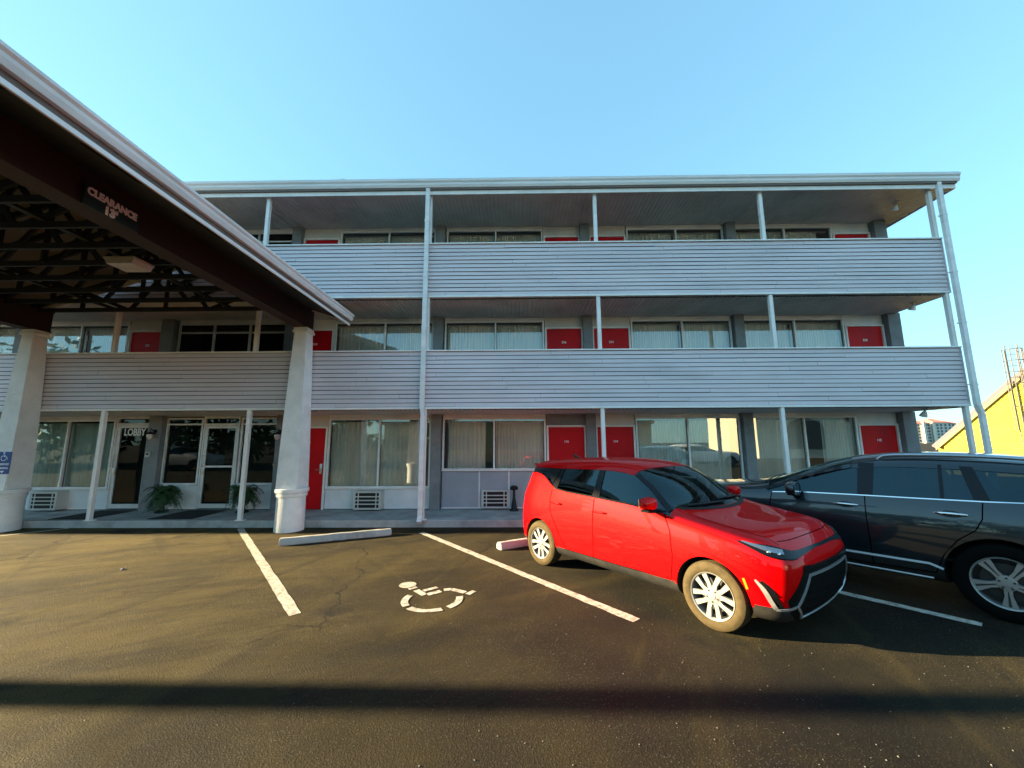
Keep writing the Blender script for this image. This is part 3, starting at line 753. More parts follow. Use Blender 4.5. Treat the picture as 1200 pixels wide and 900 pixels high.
def fern(x, y, label, s=1.0):
    t = base('potted_fern', (x, y, 0.15), label, 'potted plant', 'potted ferns by the lobby')
    m = MB(); m.lathe([(0.13, 0), (0.14, 0.03), (0.06, 0.08), (0.05, 0.14), (0.12, 0.22), (0.175, 0.34), (0.195, 0.38), (0.18, 0.38), (0.16, 0.34), (0, 0.33)], 24, Matrix.Translation((x, y, 0.15))); m.build('urn', M['black'], t, smooth=40)
    m = MB(); rnd = random.Random(int(abs(x) * 100))
    for i in range(95):
        a_ = rnd.uniform(0, 2 * PI); L_ = rnd.uniform(0.26, 0.52) * s; rise = rnd.uniform(0.2, 1.0)
        pts = []
        for k in range(11):
            u = k / 10; pts.append(Vector((x + math.cos(a_) * L_ * u, y + math.sin(a_) * L_ * u * 0.62, 0.52 + L_ * (rise * 1.75 * u - 1.5 * u * u + 0.25 * u))))
        m.tube(pts, 0.0035, 4)
        for k in range(1, 10):
            d = (pts[k + 1] - pts[k - 1]).normalized(); sd_ = d.cross(Vector((0, 0, 1))).normalized(); ll = 0.075 * (1 - 0.6 * k / 10) + 0.014
            for sg in (-1, 1):
                for dx in (0.0, 0.5):
                    p = pts[k].lerp(pts[k + 1], dx); e_ = p + sd_ * sg * ll * rnd.uniform(0.7, 1.2) + d * 0.028 + Vector((0, 0, rnd.uniform(-0.03, 0.005)))
                    c_ = p.lerp(e_, 0.5)
                    m.poly([p, c_ + d * 0.012, e_, c_ - d * 0.012])
    m.build('fronds', M['leaf'], t)
fern(-8.66, 9.80, 'dark potted fern on the walkway between the two lobby doors')
fern(-6.68, 9.80, 'dark potted fern on the walkway right of the second lobby door')

t = base('ash_urn', (-0.09, 9.95, 0.15), 'slim black ash urn standing on the walkway beside the grey panels', 'ash urn')
m = MB(); m.lathe([(0.11, 0), (0.11, 0.03), (0.075, 0.06), (0.055, 0.20), (0.032, 0.30), (0.030, 0.50)], 20, Matrix.Translation((-0.09, 9.95, 0.15))); m.build('body', M['black'], t, smooth=50)
m = MB(); m.lathe([(0.085, 0.50), (0.10, 0.52), (0.10, 0.57), (0.05, 0.60), (0, 0.60)], 20, Matrix.Translation((-0.09, 9.95, 0.15))); m.build('cap', M['black'], t, smooth=50)

for (x0, x1, lab) in ((-10.42, -9.55, 'black door mat before the LOBBY door'), (-8.20, -7.22, 'black door mat before the second glass lobby door')):
    m = MB(); m.box(x0, x1, 8.93, 10.06, 0.1525, 0.164, 0.004); tag(m.build('door_mat', M['mat_']), lab, 'door mat', 'black door mats')

m = MB(); rnd = random.Random(4)
for i in range(120):
    x = -4.2 + rnd.gauss(0, 0.085); L_ = rnd.uniform(0.05, 0.14); a_ = rnd.uniform(0, 2 * PI)
    p = Vector((x, 8.60 + rnd.uniform(-0.03, 0.06), 8.035)); e_ = p + Vector((math.cos(a_) * L_ * 0.7, math.sin(a_) * L_ * 0.5 - 0.02, L_ * rnd.uniform(-0.5, 0.5)))
    m.poly([p + Vector((0.006, 0, 0)), p - Vector((0.006, 0, 0)), e_ + Vector((0, 0, 0.004))])
tag(m.build('gutter_weed', M['weed']), 'tuft of pale dry weed growing in the roof gutter', 'weed')

# ------------------------------------------------------------------ entrance canopy
CX, CYF, CYB = -7.875, 0.70, 8.62
K = base('entrance_canopy', (CX, 5.5, 0), 'open gabled drive-through canopy with dark roof trusses on tapered white columns', 'canopy')
def zd(x): return 4.62 + (4.075 - abs(x - CX)) * 0.33
for sg in (1, -1):
    m = MB(); xe = CX + sg * 4.03
    m.prism([(CX, zd(CX)), (xe, zd(xe)), (xe, zd(xe) + 0.03), (CX, zd(CX) + 0.03)], 'y', CYF, CYB); m.build('roof_deck', M['deck'], K)
    m = MB(); m.prism([(CX, zd(CX) + 0.032), (xe + sg * 0.05, zd(xe) + 0.02), (xe + sg * 0.05, zd(xe) + 0.075), (CX, zd(CX) + 0.095)], 'y', CYF - 0.04, CYB + 0.03); m.build('roof_covering', M['shingle'], K)
    # eave: white lower strip, brown fascia, white gutter
    xo = CX + sg * 4.055
    m = MB(); m.box(xo - sg * 0.03, xo, CYF, CYB, 4.455, 4.60); m.build('fascia', M['fascia'], K)
    m = MB(); m.box(xo + sg * 0.002, xo + sg * 0.022, CYF, CYB + 0.01, 4.44, 4.49, 0.004); m.build('fascia_strip', M['trim'], K)
    m = MB()
    m.prism([(xo + sg * 0.003, 4.56), (xo + sg * 0.055, 4.56), (xo + sg * 0.075, 4.61), (xo + sg * 0.078, 4.645), (xo + sg * 0.10, 4.67), (xo + sg * 0.10, 4.70), (xo + sg * 0.085, 4.705), (xo + sg * 0.003, 4.70)], 'y', CYF - 0.02, CYB + 0.03)
    m.build('gutter', M['trim2'], K)
    # beam over the columns (I section)
    bx = CX + sg * 3.075
    m = MB(); m.box(bx - 0.135, bx + 0.135, CYF + 0.15, 8.74, 4.36, 4.385); m.box(bx - 0.135, bx + 0.135, CYF + 0.15, 8.74, 4.825, 4.85); m.box(bx - 0.11, bx + 0.11, CYF + 0.15, 8.735, 4.386, 4.824)
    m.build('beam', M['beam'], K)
    for y in (1.95, 8.55):
        m = MB(); T = Matrix.Translation((bx, y, 0))
        m.lathe([(0.285, -0.01), (0.285, 0.02), (0.275, 0.69), (0.30, 0.70), (0.305, 0.755), (0.285, 0.765), (0.285, 0.775), (0.325, 0.785), (0.33, 0.85), (0.315, 0.865), (0.0, 0.87)], 40, T)
        base_m = m.build('column_base', M['stucco'], K, smooth=40)
        m = MB(); t = bmesh.new(); rings = []
        for z, h_ in ((0.868, 0.232), (1.7, 0.21), (2.6, 0.186), (3.5, 0.162), (4.24, 0.142)):
            rings.append([t.verts.new((bx + sx * h_, y + sy * h_, z)) for sx, sy in ((-1, -1), (1, -1), (1, 1), (-1, 1))])
        for a_, b_ in zip(rings, rings[1:]):
            for i in range(4): t.faces.new([a_[i], a_[(i + 1) % 4], b_[(i + 1) % 4], b_[i]])
        t.faces.new(rings[0][::-1]); t.faces.new(rings[-1])
        bmesh.ops.bevel(t, geom=[e for e in t.edges if abs(e.verts[0].co.z - e.verts[1].co.z) > 0.3], offset=0.018, segments=2, affect='EDGES')
        m.add(t); m.build('column', M['stucco'], K)
        m = MB(); m.box(bx - 0.168, bx + 0.168, y - 0.168, y + 0.168, 4.242, 4.30, 0.01); m.box(bx - 0.15, bx + 0.15, y - 0.15, y + 0.15, 4.301, 4.358, 0.005); m.build('column_cap', M['stucco'], K)
m = MB(); m.prism([(CX - 0.2, zd(CX - 0.2) + 0.06), (CX + 0.2, zd(CX + 0.2) + 0.06), (CX, zd(CX) + 0.13)], 'y', CYF - 0.04, CYB + 0.03); m.build('ridge_cap', M['shingle'], K)
yy = CYF + 0.25
while yy < CYB - 0.1:
    m = MB(); zc = 4.80
    m.bar((CX - 2.96, yy, zc), (CX + 2.96, yy, zc), 0.045, 0.09)
    for sg in (1, -1):
        off = 0.055
        m.bar((CX + sg * 0.0, yy, zd(CX) - off), (CX + sg * 4.02, yy, zd(CX + sg * 4.02) - off), 0.045, 0.10)
        q = yy + 0.047
        def nod(x, top): return (CX + sg * x, q, (zd(CX + sg * x) - 0.06) if top else zc)
        for a_, b_ in (((2.0, 1), (2.0, 0)), ((0.9, 0), (2.0, 1)), ((0.9, 0), (0.0, 1))):
            m.bar(nod(*a_), nod(*b_), 0.04, 0.075)
    m.bar((CX, yy - 0.046, zc), (CX, yy - 0.046, zd(CX) - 0.06), 0.04, 0.07)
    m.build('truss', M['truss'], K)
    yy += 0.575
for x in (-1.35, 1.35):
    m = MB(); m.bar((CX + x, CYF + 0.1, 4.872), (CX + x, CYB - 0.1, 4.872), 0.09, 0.04); m.build('runner', M['truss'], K)
for sg in (1, -1):
    y = CYF + 0.25; k = 0
    while y < CYB - 0.2:
        xa, xb = CX + sg * 3.2, CX + sg * (3.99 if k % 2 else 3.80)
        ye = min(y + 0.575, CYB - 0.02)
        m = MB(); m.prism([(xa, zd(xa) - 0.112), (xb, zd(xb) - 0.112), (xb, zd(xb) - 0.124), (xa, zd(xa) - 0.124)], 'y', y + 0.002, ye - 0.002)
        m.build('shade_board', M['truss'], K); y = ye; k += 1  # added dark boards, standing for the deep shade under the overhang
# open gable end boards
for y in (CYF - 0.03, CYB + 0.015):
    m = MB()
    for sg in (1, -1): m.bar((CX, y, zd(CX) - 0.03), (CX + sg * 4.05, y, zd(CX + sg * 4.05) - 0.03), 0.03, 0.16)
    m.build('barge_board', M['trim'], K)

t = base('canopy_light', (-6.3, 5.95, 4.755), 'clear box light fixture hanging under the canopy trusses', 'ceiling light')
m = MB(); m.box(-6.56, -6.06, 5.80, 6.16, 4.715, 4.752, 0.005); m.build('housing', M['acgrey'], t)
m = MB(); m.prism([(-6.55, 4.714), (-6.07, 4.714), (-6.11, 4.64), (-6.51, 4.64)], 'y', 5.81, 6.15); m.build('lens', M['lens'], t)
t = base('clearance_sign', (-4.66, 4.13, 4.5), 'dark clearance plate with white lettering on the canopy beam', 'sign')
BXR = CX + 3.075 + 0.135
m = MB(); m.box(BXR + 0.003, BXR + 0.015, 3.83, 4.45, 4.362, 4.60); m.build('plate', M['signdark'], t)
RY = Matrix.Rotation(PI / 2, 4, 'Z') @ Matrix.Rotation(PI / 2, 4, 'X')
text_mesh('lettering', 'CLEARANCE', 0.112, M['white'], t, 0.0075, Matrix.Translation((BXR + 0.0165, 4.135, 4.535)) @ RY @ Matrix.Diagonal((0.88, 1, 1, 1)), thick=0.001)
text_mesh('lettering', "13'", 0.128, M['white'], t, 0.009, Matrix.Translation((BXR + 0.0165, 4.12, 4.42)) @ RY, thick=0.001)

# accessible parking sign on the column
t = base('accessible_parking_sign', (-10.83, 8.32, 1.42), 'small blue wheelchair parking sign fixed to the front of the white column', 'sign')
SX, SY, SZ = -10.83, 8.318, 1.42
tilt = 0.0
m = MB(); m.box(SX - 0.14, SX + 0.14, SY - 0.012, SY - 0.004, SZ - 0.23, SZ + 0.23); m.build('plate', M['signblue'], t)
m = MB(); wheelchair(m, lambda r, u: Vector((SX - 0.015 + r * 0.165, SY - 0.0145, SZ + 0.125 + u * 0.165)))
m.build('wheelchair_emblem', M['white'], t)
RX = Matrix.Rotation(PI / 2, 4, 'X')
text_mesh('lettering', 'RESERVED', 0.056, M['white'], t, 0.001, Matrix.Translation((SX, SY - 0.0145, SZ - 0.03)) @ RX, thick=0.001)
text_mesh('lettering', 'PARKING', 0.056, M['white'], t, 0.001, Matrix.Translation((SX, SY - 0.0145, SZ - 0.11)) @ RX, thick=0.001)
m = MB(); m.poly([(SX - 0.05, SY - 0.0145, SZ - 0.165), (SX + 0.05, SY - 0.0145, SZ - 0.165), (SX, SY - 0.0145, SZ - 0.212)]); m.build('arrow', M['white'], t)

# ------------------------------------------------------------------ neighbours on the right
def local(o, ang):
    a_ = math.radians(ang); T = Matrix.Translation(o) @ Matrix.Rotation(a_, 4, 'Z'); return T
Y_ = empty('yellow_building', (23.2, 22.0, 0), math.radians(-45), 'yellow gabled house with lap siding behind the right end of the motel', 'house')
HW = 4.6; ez, sl_ = 1.68, 1.08
m = MB(); n = 44
m.prism([(0.02, 0), (2 * HW - 0.02, 0), (2 * HW - 0.02, ez), (HW, ez + HW * sl_), (0.02, ez)], 'y', 0.03, 12)
z = 0.0
while z < ez + HW * sl_ - 0.05:
    z2 = min(z + 0.16, ez + HW * sl_ - 0.01)
    a0 = 0 if z < ez else (z - ez) / sl_; a1 = 0 if z2 < ez else (z2 - ez) / sl_
    m.poly([(a0, 0.0, z), (2 * HW - a0, 0.0, z), (2 * HW - a1, 0.022, z2), (a1, 0.022, z2)])
    m.poly([(a0, 0.0, z), (a0, 0.024, z + 0.002), (2 * HW - a0, 0.024, z + 0.002), (2 * HW - a0, 0.0, z)])
    z += 0.16
m.build('wall', M['yellow'], Y_)
m = MB()
for sg in (1, -1):
    def RP(u, dz): x = HW - sg * HW + sg * u; return (x, ez + u * sl_ + dz)
    m.prism([RP(-0.30, 0.02), RP(HW, 0.02), RP(HW, 0.10), RP(-0.30, 0.10)], 'y', -0.07, 12.2)
m.build('roof', M['shingle'], Y_)
for sg in (1, -1):
    m = MB(); m.prism([(HW - sg * HW + sg * u, ez + u * sl_ + dz) for u, dz in ((-0.32, -0.06), (HW, -0.06), (HW, 0.11), (-0.32, 0.11))], 'y', -0.11, -0.072)
    m.build('rake_board', M['rake'], Y_)
rust = mat('ladder_steel', (0.07, 0.065, 0.065), 0.6, metal=0.3, var=0.3, vscale=8)
m = MB(); xc, r = 2.85, 0.33
for k in range(6):
    a_ = PI + PI * k / 5; m.tube([(xc + r * math.cos(a_), -0.32 + r * math.sin(a_) * 0.9, 2.27), (xc + r * math.cos(a_), -0.32 + r * math.sin(a_) * 0.9, 6.35)], 0.022, 6)
for z in [2.28 + 0.58 * i for i in range(8)]:
    m.tube([(xc + r * math.cos(PI + PI * k / 10), -0.32 + r * math.sin(PI + PI * k / 10) * 0.9, z) for k in range(11)], 0.02, 6)
for x in (xc - 0.2, xc + 0.2): m.tube([(x, -0.2, 1.6), (x, -0.2, 6.6)], 0.026, 6)
for i in range(17): m.tube([(xc - 0.2, -0.2, 1.75 + i * 0.29), (xc + 0.2, -0.2, 1.75 + i * 0.29)], 0.015, 6)
m.build('caged_ladder', rust, Y_)
t = empty('condenser_unit', (25.12, 19.55, 0.0), math.radians(-45), 'grey boxy condenser against the yellow wall at the right edge', 'air conditioner')
m = MB(); m.box(-0.05, 0.85, -0.45, 0.12, 0.45, 1.62, 0.02); m.build('casing', M['acgrey'], t)
m = MB()
for i in range(14): m.box(-0.05, 0.75, -0.462, -0.451, 0.55 + i * 0.07, 0.585 + i * 0.07)
m.build('louvre', M['alum'], t)
m = MB(); m.box(-0.1, 0.8, -0.4, 0.1, -0.01, 0.449); m.build('stand', M['concrete'], t)

T_ = empty('apartment_tower', (312, 300, 0), 0, 'pale far apartment block with red tiled roof seen past the yellow house', 'apartment block')
m = MB(); m.box(-14, 16, 0, 16, 0, 14.6); m.box(-1.5, 9, -1.2, 15, 0, 15.2); m.build('wall', M['towerwall'], T_)
for x in (-8.8, -2.2): 
    m = MB(); m.box(x - 0.9, x + 0.9, -1.5, -0.1 if x < -3 else -1.21, 0, 16.0); m.build('column', M['towercol'], T_)
m = MB()
for (a_, b_, y0, z0, hh) in ((-14.8, -3.2, -0.9, 14.62, 2.6), (-2.2, 9.8, -2.0, 15.22, 3.2), (9.9, 17, -0.8, 14.62, 2.2)):
    c = (a_ + b_) / 2; q = (b_ - a_) * 0.18
    t_ = bmesh.new(); v = [t_.verts.new(p) for p in ((a_, y0, z0), (b_, y0, z0), (b_, 16.5, z0), (a_, 16.5, z0), (c - q, 7, z0 + hh), (c + q, 7, z0 + hh))]
    for f in ((0, 1, 5, 4), (1, 2, 5), (2, 3, 4, 5), (3, 0, 4), (3, 2, 1, 0)): t_.faces.new([v[i] for i in f])
    m.add(t_)
m.build('roof', M['tile'], T_)
wm = None
for zi in range(6):
    for x, y in ((-12, 0), (-6.6, 0), (-4.6, 0), (0.8, -1.2), (3.4, -1.2), (6.6, -1.2), (11, 0), (13.6, 0)):
        if wm is None:
            m = MB(); m.box(-0.75, 0.75, -0.06, -0.01, 0, 1.5); o = m.build('window', M['towerwin'], T_); wm = o
        else:
            o = wm.copy(); COL.objects.link(o); o.parent = T_
        o.location = (x, y, 1.0 + zi * 2.3)

def leaves(mb, blobs, n, size, rnd):
    for _ in range(n):
        c, r = rnd.choice(blobs)
        d = Vector((rnd.gauss(0, 1), rnd.gauss(0, 1), rnd.gauss(0, 1))).normalized() * (rnd.random() ** 0.4)
        p = Vector(c) + Vector((d.x * r[0], d.y * r[1], d.z * r[2]))
        a_ = Vector((rnd.gauss(0, 1), rnd.gauss(0, 1), rnd.gauss(0, 0.6))).normalized(); b_ = a_.cross(Vector((rnd.gauss(0, 1), rnd.gauss(0, 1), rnd.gauss(0, 1)))).normalized()
        s = size * rnd.uniform(0.6, 1.4)
        mb.poly([p - a_ * s, p + b_ * s * 0.45, p + a_ * s, p - b_ * s * 0.45])
def tree(x, y, h_, sp, label, seed):
    rnd = random.Random(seed); t = base('broadleaf_tree', (x, y, 0), label, 'tree', 'street trees')
    m = MB(); m.tube([(x, y, 0), (x + 0.1, y, h_ * 0.2), (x, y + 0.1, h_ * 0.45), (x + 0.1, y, h_ * 0.8)], [h_ * 0.03, h_ * 0.024, h_ * 0.018, h_ * 0.006], 10); blobs = []
    for i in range(17):
        a_ = rnd.uniform(0, 2 * PI); rr = rnd.uniform(0.25, 0.9) * sp; zz = h_ * rnd.uniform(0.14, 0.85)
        q = (x + rr * math.cos(a_), y + rr * math.sin(a_), zz); s = sp * rnd.uniform(0.28, 0.5)
        blobs.append((q, (s, s, s * 0.75)))
        m.tube([(x, y, h_ * rnd.uniform(0.12, 0.5)), ((x + q[0]) / 2, (y + q[1]) / 2, zz * 0.8), q], [h_ * 0.012, h_ * 0.008, h_ * 0.003], 6)
    m.build('trunk', M['bark'], t, smooth=60)
    c = MB(); leaves(c, blobs, 3200, sp * 0.06, rnd); c.build('crown', M['leaf2'], t)
rnd = random.Random(3)
t = base('garden_shrub', (29.5, 28, 0), 'yellow green shrub beside the low corner of the yellow house', 'shrub')
m = MB(); leaves(m, [((30.2, 28, 0.8), (0.6, 0.6, 0.8)), ((30.6, 28, 0.95), (0.4, 0.4, 0.5))], 900, 0.07, rnd); m.build('foliage', mat('shrub_leaf', (0.16, 0.20, 0.03), 0.6, var=0.35, vscale=4), t)
m = MB(); m.tube([(29.5, 28, 0), (29.5, 28.05, 0.5)], 0.03); m.build('stem', M['bark'], t)

t = base('shadow_pole', (-19.5, 3.29, 0), 'tall wooden utility pole added out of view left of the canopy to cast the long shadow band across the asphalt', 'utility pole')  # unseen pole, added to cast the shadow band over the near asphalt
m = MB(); m.tube([(-19.5, 3.29, -0.01), (-19.5, 3.29, 4), (-19.48, 3.29, 9.5)], [0.19, 0.17, 0.12], 16); m.build('shaft', M['bark'], t, smooth=60)
m = MB(); m.box(-19.62, -19.50, 2.2, 4.4, 8.7, 8.82, 0.01); m.build('crossarm', M['bark'], t)
for y in (2.4, 2.9, 3.7, 4.2):
    m = MB(); m.lathe([(0.02, 0), (0.045, 0.03), (0.05, 0.07), (0.03, 0.12), (0, 0.13)], 12, Matrix.Translation((-19.56, y, 8.82))); m.build('insulator', M['acgrey'], t, smooth=50)
# ------------------------------------------------------------------ across the street, behind the camera (seen only as reflections)
for i, (x, y, h_, sp, lb) in enumerate(((-52, -15, 10, 6.0, 'broadleaf tree across the street mirrored at the left edge of the lobby windows'), (-43, -12, 11, 6.0, 'tallest broadleaf tree across the street mirrored in the lobby window beside the blue sign'),
        (-33, -11, 9, 5.4, 'broadleaf tree across the street mirrored in the LOBBY door'), (-25, -13, 8.5, 5.0, 'broadleaf tree across the street mirrored in the second lobby door'),
        (-17.5, -16, 7.5, 4.2, 'broadleaf tree across the street mirrored beside the red door behind the column'), (-9.5, -26, 7.5, 2.6, 'slim broadleaf tree across the street mirrored left of the downspout'),
        (40, -26, 10, 4.4, 'broadleaf tree across the street mirrored beside the cream shop'))):
    tree(x, y, h_, sp, lb, 11 + i)
t = base('street_shop', (5, -46, 0), 'long low tan shop across the street mirrored in the ground floor windows', 'shop')
m = MB(); m.box(-22, 22, -56, -45, 0, 4.8); m.build('wall', M['rake'], t)
m = MB(); m.box(-22.4, 22.4, -56.4, -44.6, 4.8, 5.3); m.build('roof', M['shingle'], t)
for x in (-18, -10, -2, 6, 14):
    m = MB(); m.box(x - 2, x + 2, -44.99, -44.9, 0.6, 3.0); m.build('window', M['towerwin'], t)
t = base('arched_shop', (31, -24, 0), 'cream shop with arched window and plain blue board mirrored in the right hand window', 'shop')
m = MB(); m.box(26, 37, -34, -23, 0, 7.2); m.build('wall', M['towercol'], t)
m = MB(); m.prism([(29.2 + 0, 1.0), (33.2, 1.0), (33.2, 3.0)] + [(31.2 + 2.0 * math.cos(PI * k / 12), 3.0 + 1.3 * math.sin(PI * k / 12)) for k in range(1, 12)] + [(29.2, 3.0)], 'y', -22.98, -22.9); m.build('arched_window', M['towerwin'], t)
m = MB(); m.box(28.6, 33.8, -22.99, -22.86, 5.0, 6.6); m.build('sign_board', M['signblue'], t)
m = MB(); m.box(25.7, 37.3, -34.3, -22.7, 7.2, 7.6); m.build('roof', M['shingle'], t)

# ------------------------------------------------------------------ cars
def ring(st):
    r = [Vector(p) for p in st]; r1 = r[0]
    b = [Vector((r1.x, 0, r1.z)), Vector((r1.x, r1.y * 0.35, r1.z)), Vector((r1.x, r1.y * 0.7, r1.z))]
    return b + r            # 13 points, b0..r10
def body_mesh(stations, bulge_f, bulge_r, gl, cutters, creases, slots):
    bm = bmesh.new(); cl = bm.edges.layers.float.new('crease_edge'); rings = []
    for st in stations:
        h_ = ring(st); P = [bm.verts.new(p) for p in h_]
        N_ = [P[0]] + [bm.verts.new((p.x, -p.y, p.z)) for p in h_[1:12]] + [P[12]]
        rings.append((P, N_))
    def face(vs, mi):
        f = bm.faces.new(vs); f.material_index = mi
    for i in range(len(rings) - 1):
        for s in (0, 1):
            A, Bq = rings[i][s], rings[i + 1][s]
            for j in range(12):
                mi = gl(i, j)
                if mi == 3 and s == 1: mi = 4
                vs = [A[j], A[j + 1], Bq[j + 1], Bq[j]]
                face(vs if s == 0 else vs[::-1], mi)
    for idx, bulge in ((0, bulge_f), (len(rings) - 1, -bulge_r)):
        for s in (0, 1):
            V_ = rings[idx][s]; grid = []
            for j in range(3, 10):
                o = V_[j].co
                if j == 3: row = [V_[3], V_[2], V_[1], V_[0]]
                elif j == 9: row = [V_[9], V_[10], V_[11], V_[12]]
                else:
                    row = [V_[j]]
                    for rt_ in (0.7, 0.35, 0.0):
                        if s == 1 and rt_ == 0.0: row.append(centre[(idx, j)]); continue
                        v = bm.verts.new((o.x + bulge * (1 - rt_ * rt_), o.y * rt_, o.z)); row.append(v)
                        if rt_ == 0.0: 
                            if s == 0: centre[(idx, j)] = v
                grid.append(row)
            for a_ in range(6):
                for b_ in range(3):
                    vs = [grid[a_][b_], grid[a_][b_ + 1], grid[a_ + 1][b_ + 1], grid[a_ + 1][b_]]
                    face(vs, gl('F' if idx == 0 else 'R', a_ + 3))
    bmesh.ops.recalc_face_normals(bm, faces=bm.faces)
    for (i0, i1, j, wv) in creases:
        for i in range(i0, i1):
            for s in (0, 1):
                e_ = bm.edges.get((rings[i][s][j], rings[i + 1][s][j]))
                if e_: e_[cl] = wv
    me = bpy.data.meshes.new('cage'); bm.to_mesh(me); bm.free()
    for k in range(slots): me.materials.append(M['black'])
    o = bpy.data.objects.new('cage', me); COL.objects.link(o)
    ss = o.modifiers.new('s', 'SUBSURF'); ss.levels = 2; ss.render_levels = 2
    tmp = [o]
    for (x, r, y0, y1) in cutters:
        mb = MB(); mb.lathe([(r, y0), (r, y1)], 48, Matrix.Translation((x, 0, WHZ)) @ Matrix.Rotation(-PI / 2, 4, 'X'))
        cm = bpy.data.meshes.new('cut'); mb.bm.to_mesh(cm); mb.bm.free()
        for k in range(slots): cm.materials.append(M['black'])
        for p in cm.polygons: p.material_index = 1
        co = bpy.data.objects.new('cut', cm); COL.objects.link(co); tmp.append(co)
        bo = o.modifiers.new('b', 'BOOLEAN'); bo.operation = 'DIFFERENCE'; bo.solver = 'EXACT'; bo.object = co
    dg = bpy.context.evaluated_depsgraph_get(); dg.update()
    out = bpy.data.meshes.new_from_object(o.evaluated_get(dg))
    for q in tmp: bpy.data.objects.remove(q)
    return out
centre = {}

class Skin:
    """body surface to lay trim on"""
    def __init__(s, me):
        bm = bmesh.new(); bm.from_mesh(me)
        bmesh.ops.delete(bm, geom=[f for f in bm.faces if f.material_index == 1], context='FACES')
        s.t = BVHTree.FromBMesh(bm); bm.free()
    def near(s, p):
        l, n, i, d = s.t.find_nearest(Vector(p)); return l, n
    def side(s, sg, x, z):
        h_ = s.t.ray_cast(Vector((x, sg * 3, z)), Vector((0, -sg, 0)))
        return (h_[0], h_[1]) if h_[0] is not None else s.near((x, sg * 0.8, z))
    def front(s, y, z, d=-1):
        h_ = s.t.ray_cast(Vector((-d * 5, y, z)), Vector((d, 0, 0)))
        return (h_[0], h_[1]) if h_[0] is not None else s.near((-d * 2, y, z))
    def top(s, x, y):
        h_ = s.t.ray_cast(Vector((x, y, 4)), Vector((0, 0, -1)))
        return (h_[0], h_[1]) if h_[0] is not None else s.near((x, y, 1))

def catmull(pts, n):
    """smooth resample; pts tuples of any length"""
    out = []; P = [pts[0]] + list(pts) + [pts[-1]]
    for i in range(1, len(P) - 2):
        for k in range(n):
            t_ = k / n; a_, b_, c, d = P[i - 1], P[i], P[i + 1], P[i + 2]
            out.append(tuple(0.5 * ((2 * b_[q]) + (-a_[q] + c[q]) * t_ + (2 * a_[q] - 5 * b_[q] + 4 * c[q] - d[q]) * t_ * t_ + (-a_[q] + 3 * b_[q] - 3 * c[q] + d[q]) * t_ ** 3) for q in range(len(b_))))
    out.append(tuple(pts[-1])); return out
def linear(pts, n):
    out = []
    for a_, b_ in zip(pts, pts[1:]):
        for k in range(n): out.append(tuple(x + (y - x) * k / n for x, y in zip(a_, b_)))
    out.append(tuple(pts[-1])); return out

def ribbon(mb, hits, widths, lift=0.004, sink=0.006, closed=False):
    """hits: [(loc, normal)] on the skin; a raised strip along them"""
    n = len(hits); R_ = []
    for i, (l, nr) in enumerate(hits):
        a_ = hits[(i - 1) % n if closed else max(i - 1, 0)][0]; b_ = hits[(i + 1) % n if closed else min(i + 1, n - 1)][0]
        d = b_ - a_
        if d.length < 1e-6: d = Vector((1, 0, 0))
        c = nr.cross(d.normalized()).normalized() * (widths[i] if isinstance(widths, list) else widths) / 2
        R_.append([mb.bm.verts.new(p) for p in (l - c - nr * sink, l - c * 0.92 + nr * lift, l + c * 0.92 + nr * lift, l + c - nr * sink)])
    for i in range(n if closed else n - 1):
        a_, b_ = R_[i], R_[(i + 1) % n]
        for q in range(3): mb.bm.faces.new([a_[q], b_[q], b_[q + 1], a_[q + 1]])
    if not closed:
        mb.bm.faces.new(R_[0][::-1]); mb.bm.faces.new(R_[-1])

def decal(mb, poly, cast, lift=0.004, grid=0.05):
    """poly: 2D outline, cast(a,b) -> (loc, normal)"""
    t = bmesh.new(); f = t.faces.new([t.verts.new((p[0], p[1], 0)) for p in poly])
    for ax in (0, 1):
        lo = min(p[ax] for p in poly); hi = max(p[ax] for p in poly); k = lo + grid
        while k < hi - grid * 0.3:
            n = Vector((1, 0, 0)) if ax == 0 else Vector((0, 1, 0)); c = Vector((k, 0, 0)) if ax == 0 else Vector((0, k, 0))
            bmesh.ops.bisect_plane(t, geom=t.verts[:] + t.edges[:] + t.faces[:], plane_co=c, plane_no=n); k += grid
    T_, S_ = {}, {}
    for v in t.verts:
        l, nr = cast(v.co.x, v.co.y); T_[v] = mb.bm.verts.new(l + nr * lift)
        if v.is_boundary: S_[v] = mb.bm.verts.new(l - nr * 0.006)
    for f in t.faces: mb.bm.faces.new([T_[v] for v in f.verts])
    for e_ in t.edges:
        if e_.is_boundary:
            a_, b_ = e_.verts; mb.bm.faces.new([T_[a_], T_[b_], S_[b_], S_[a_]])
    t.free(); bmesh.ops.recalc_face_normals(mb.bm, faces=mb.bm.faces)

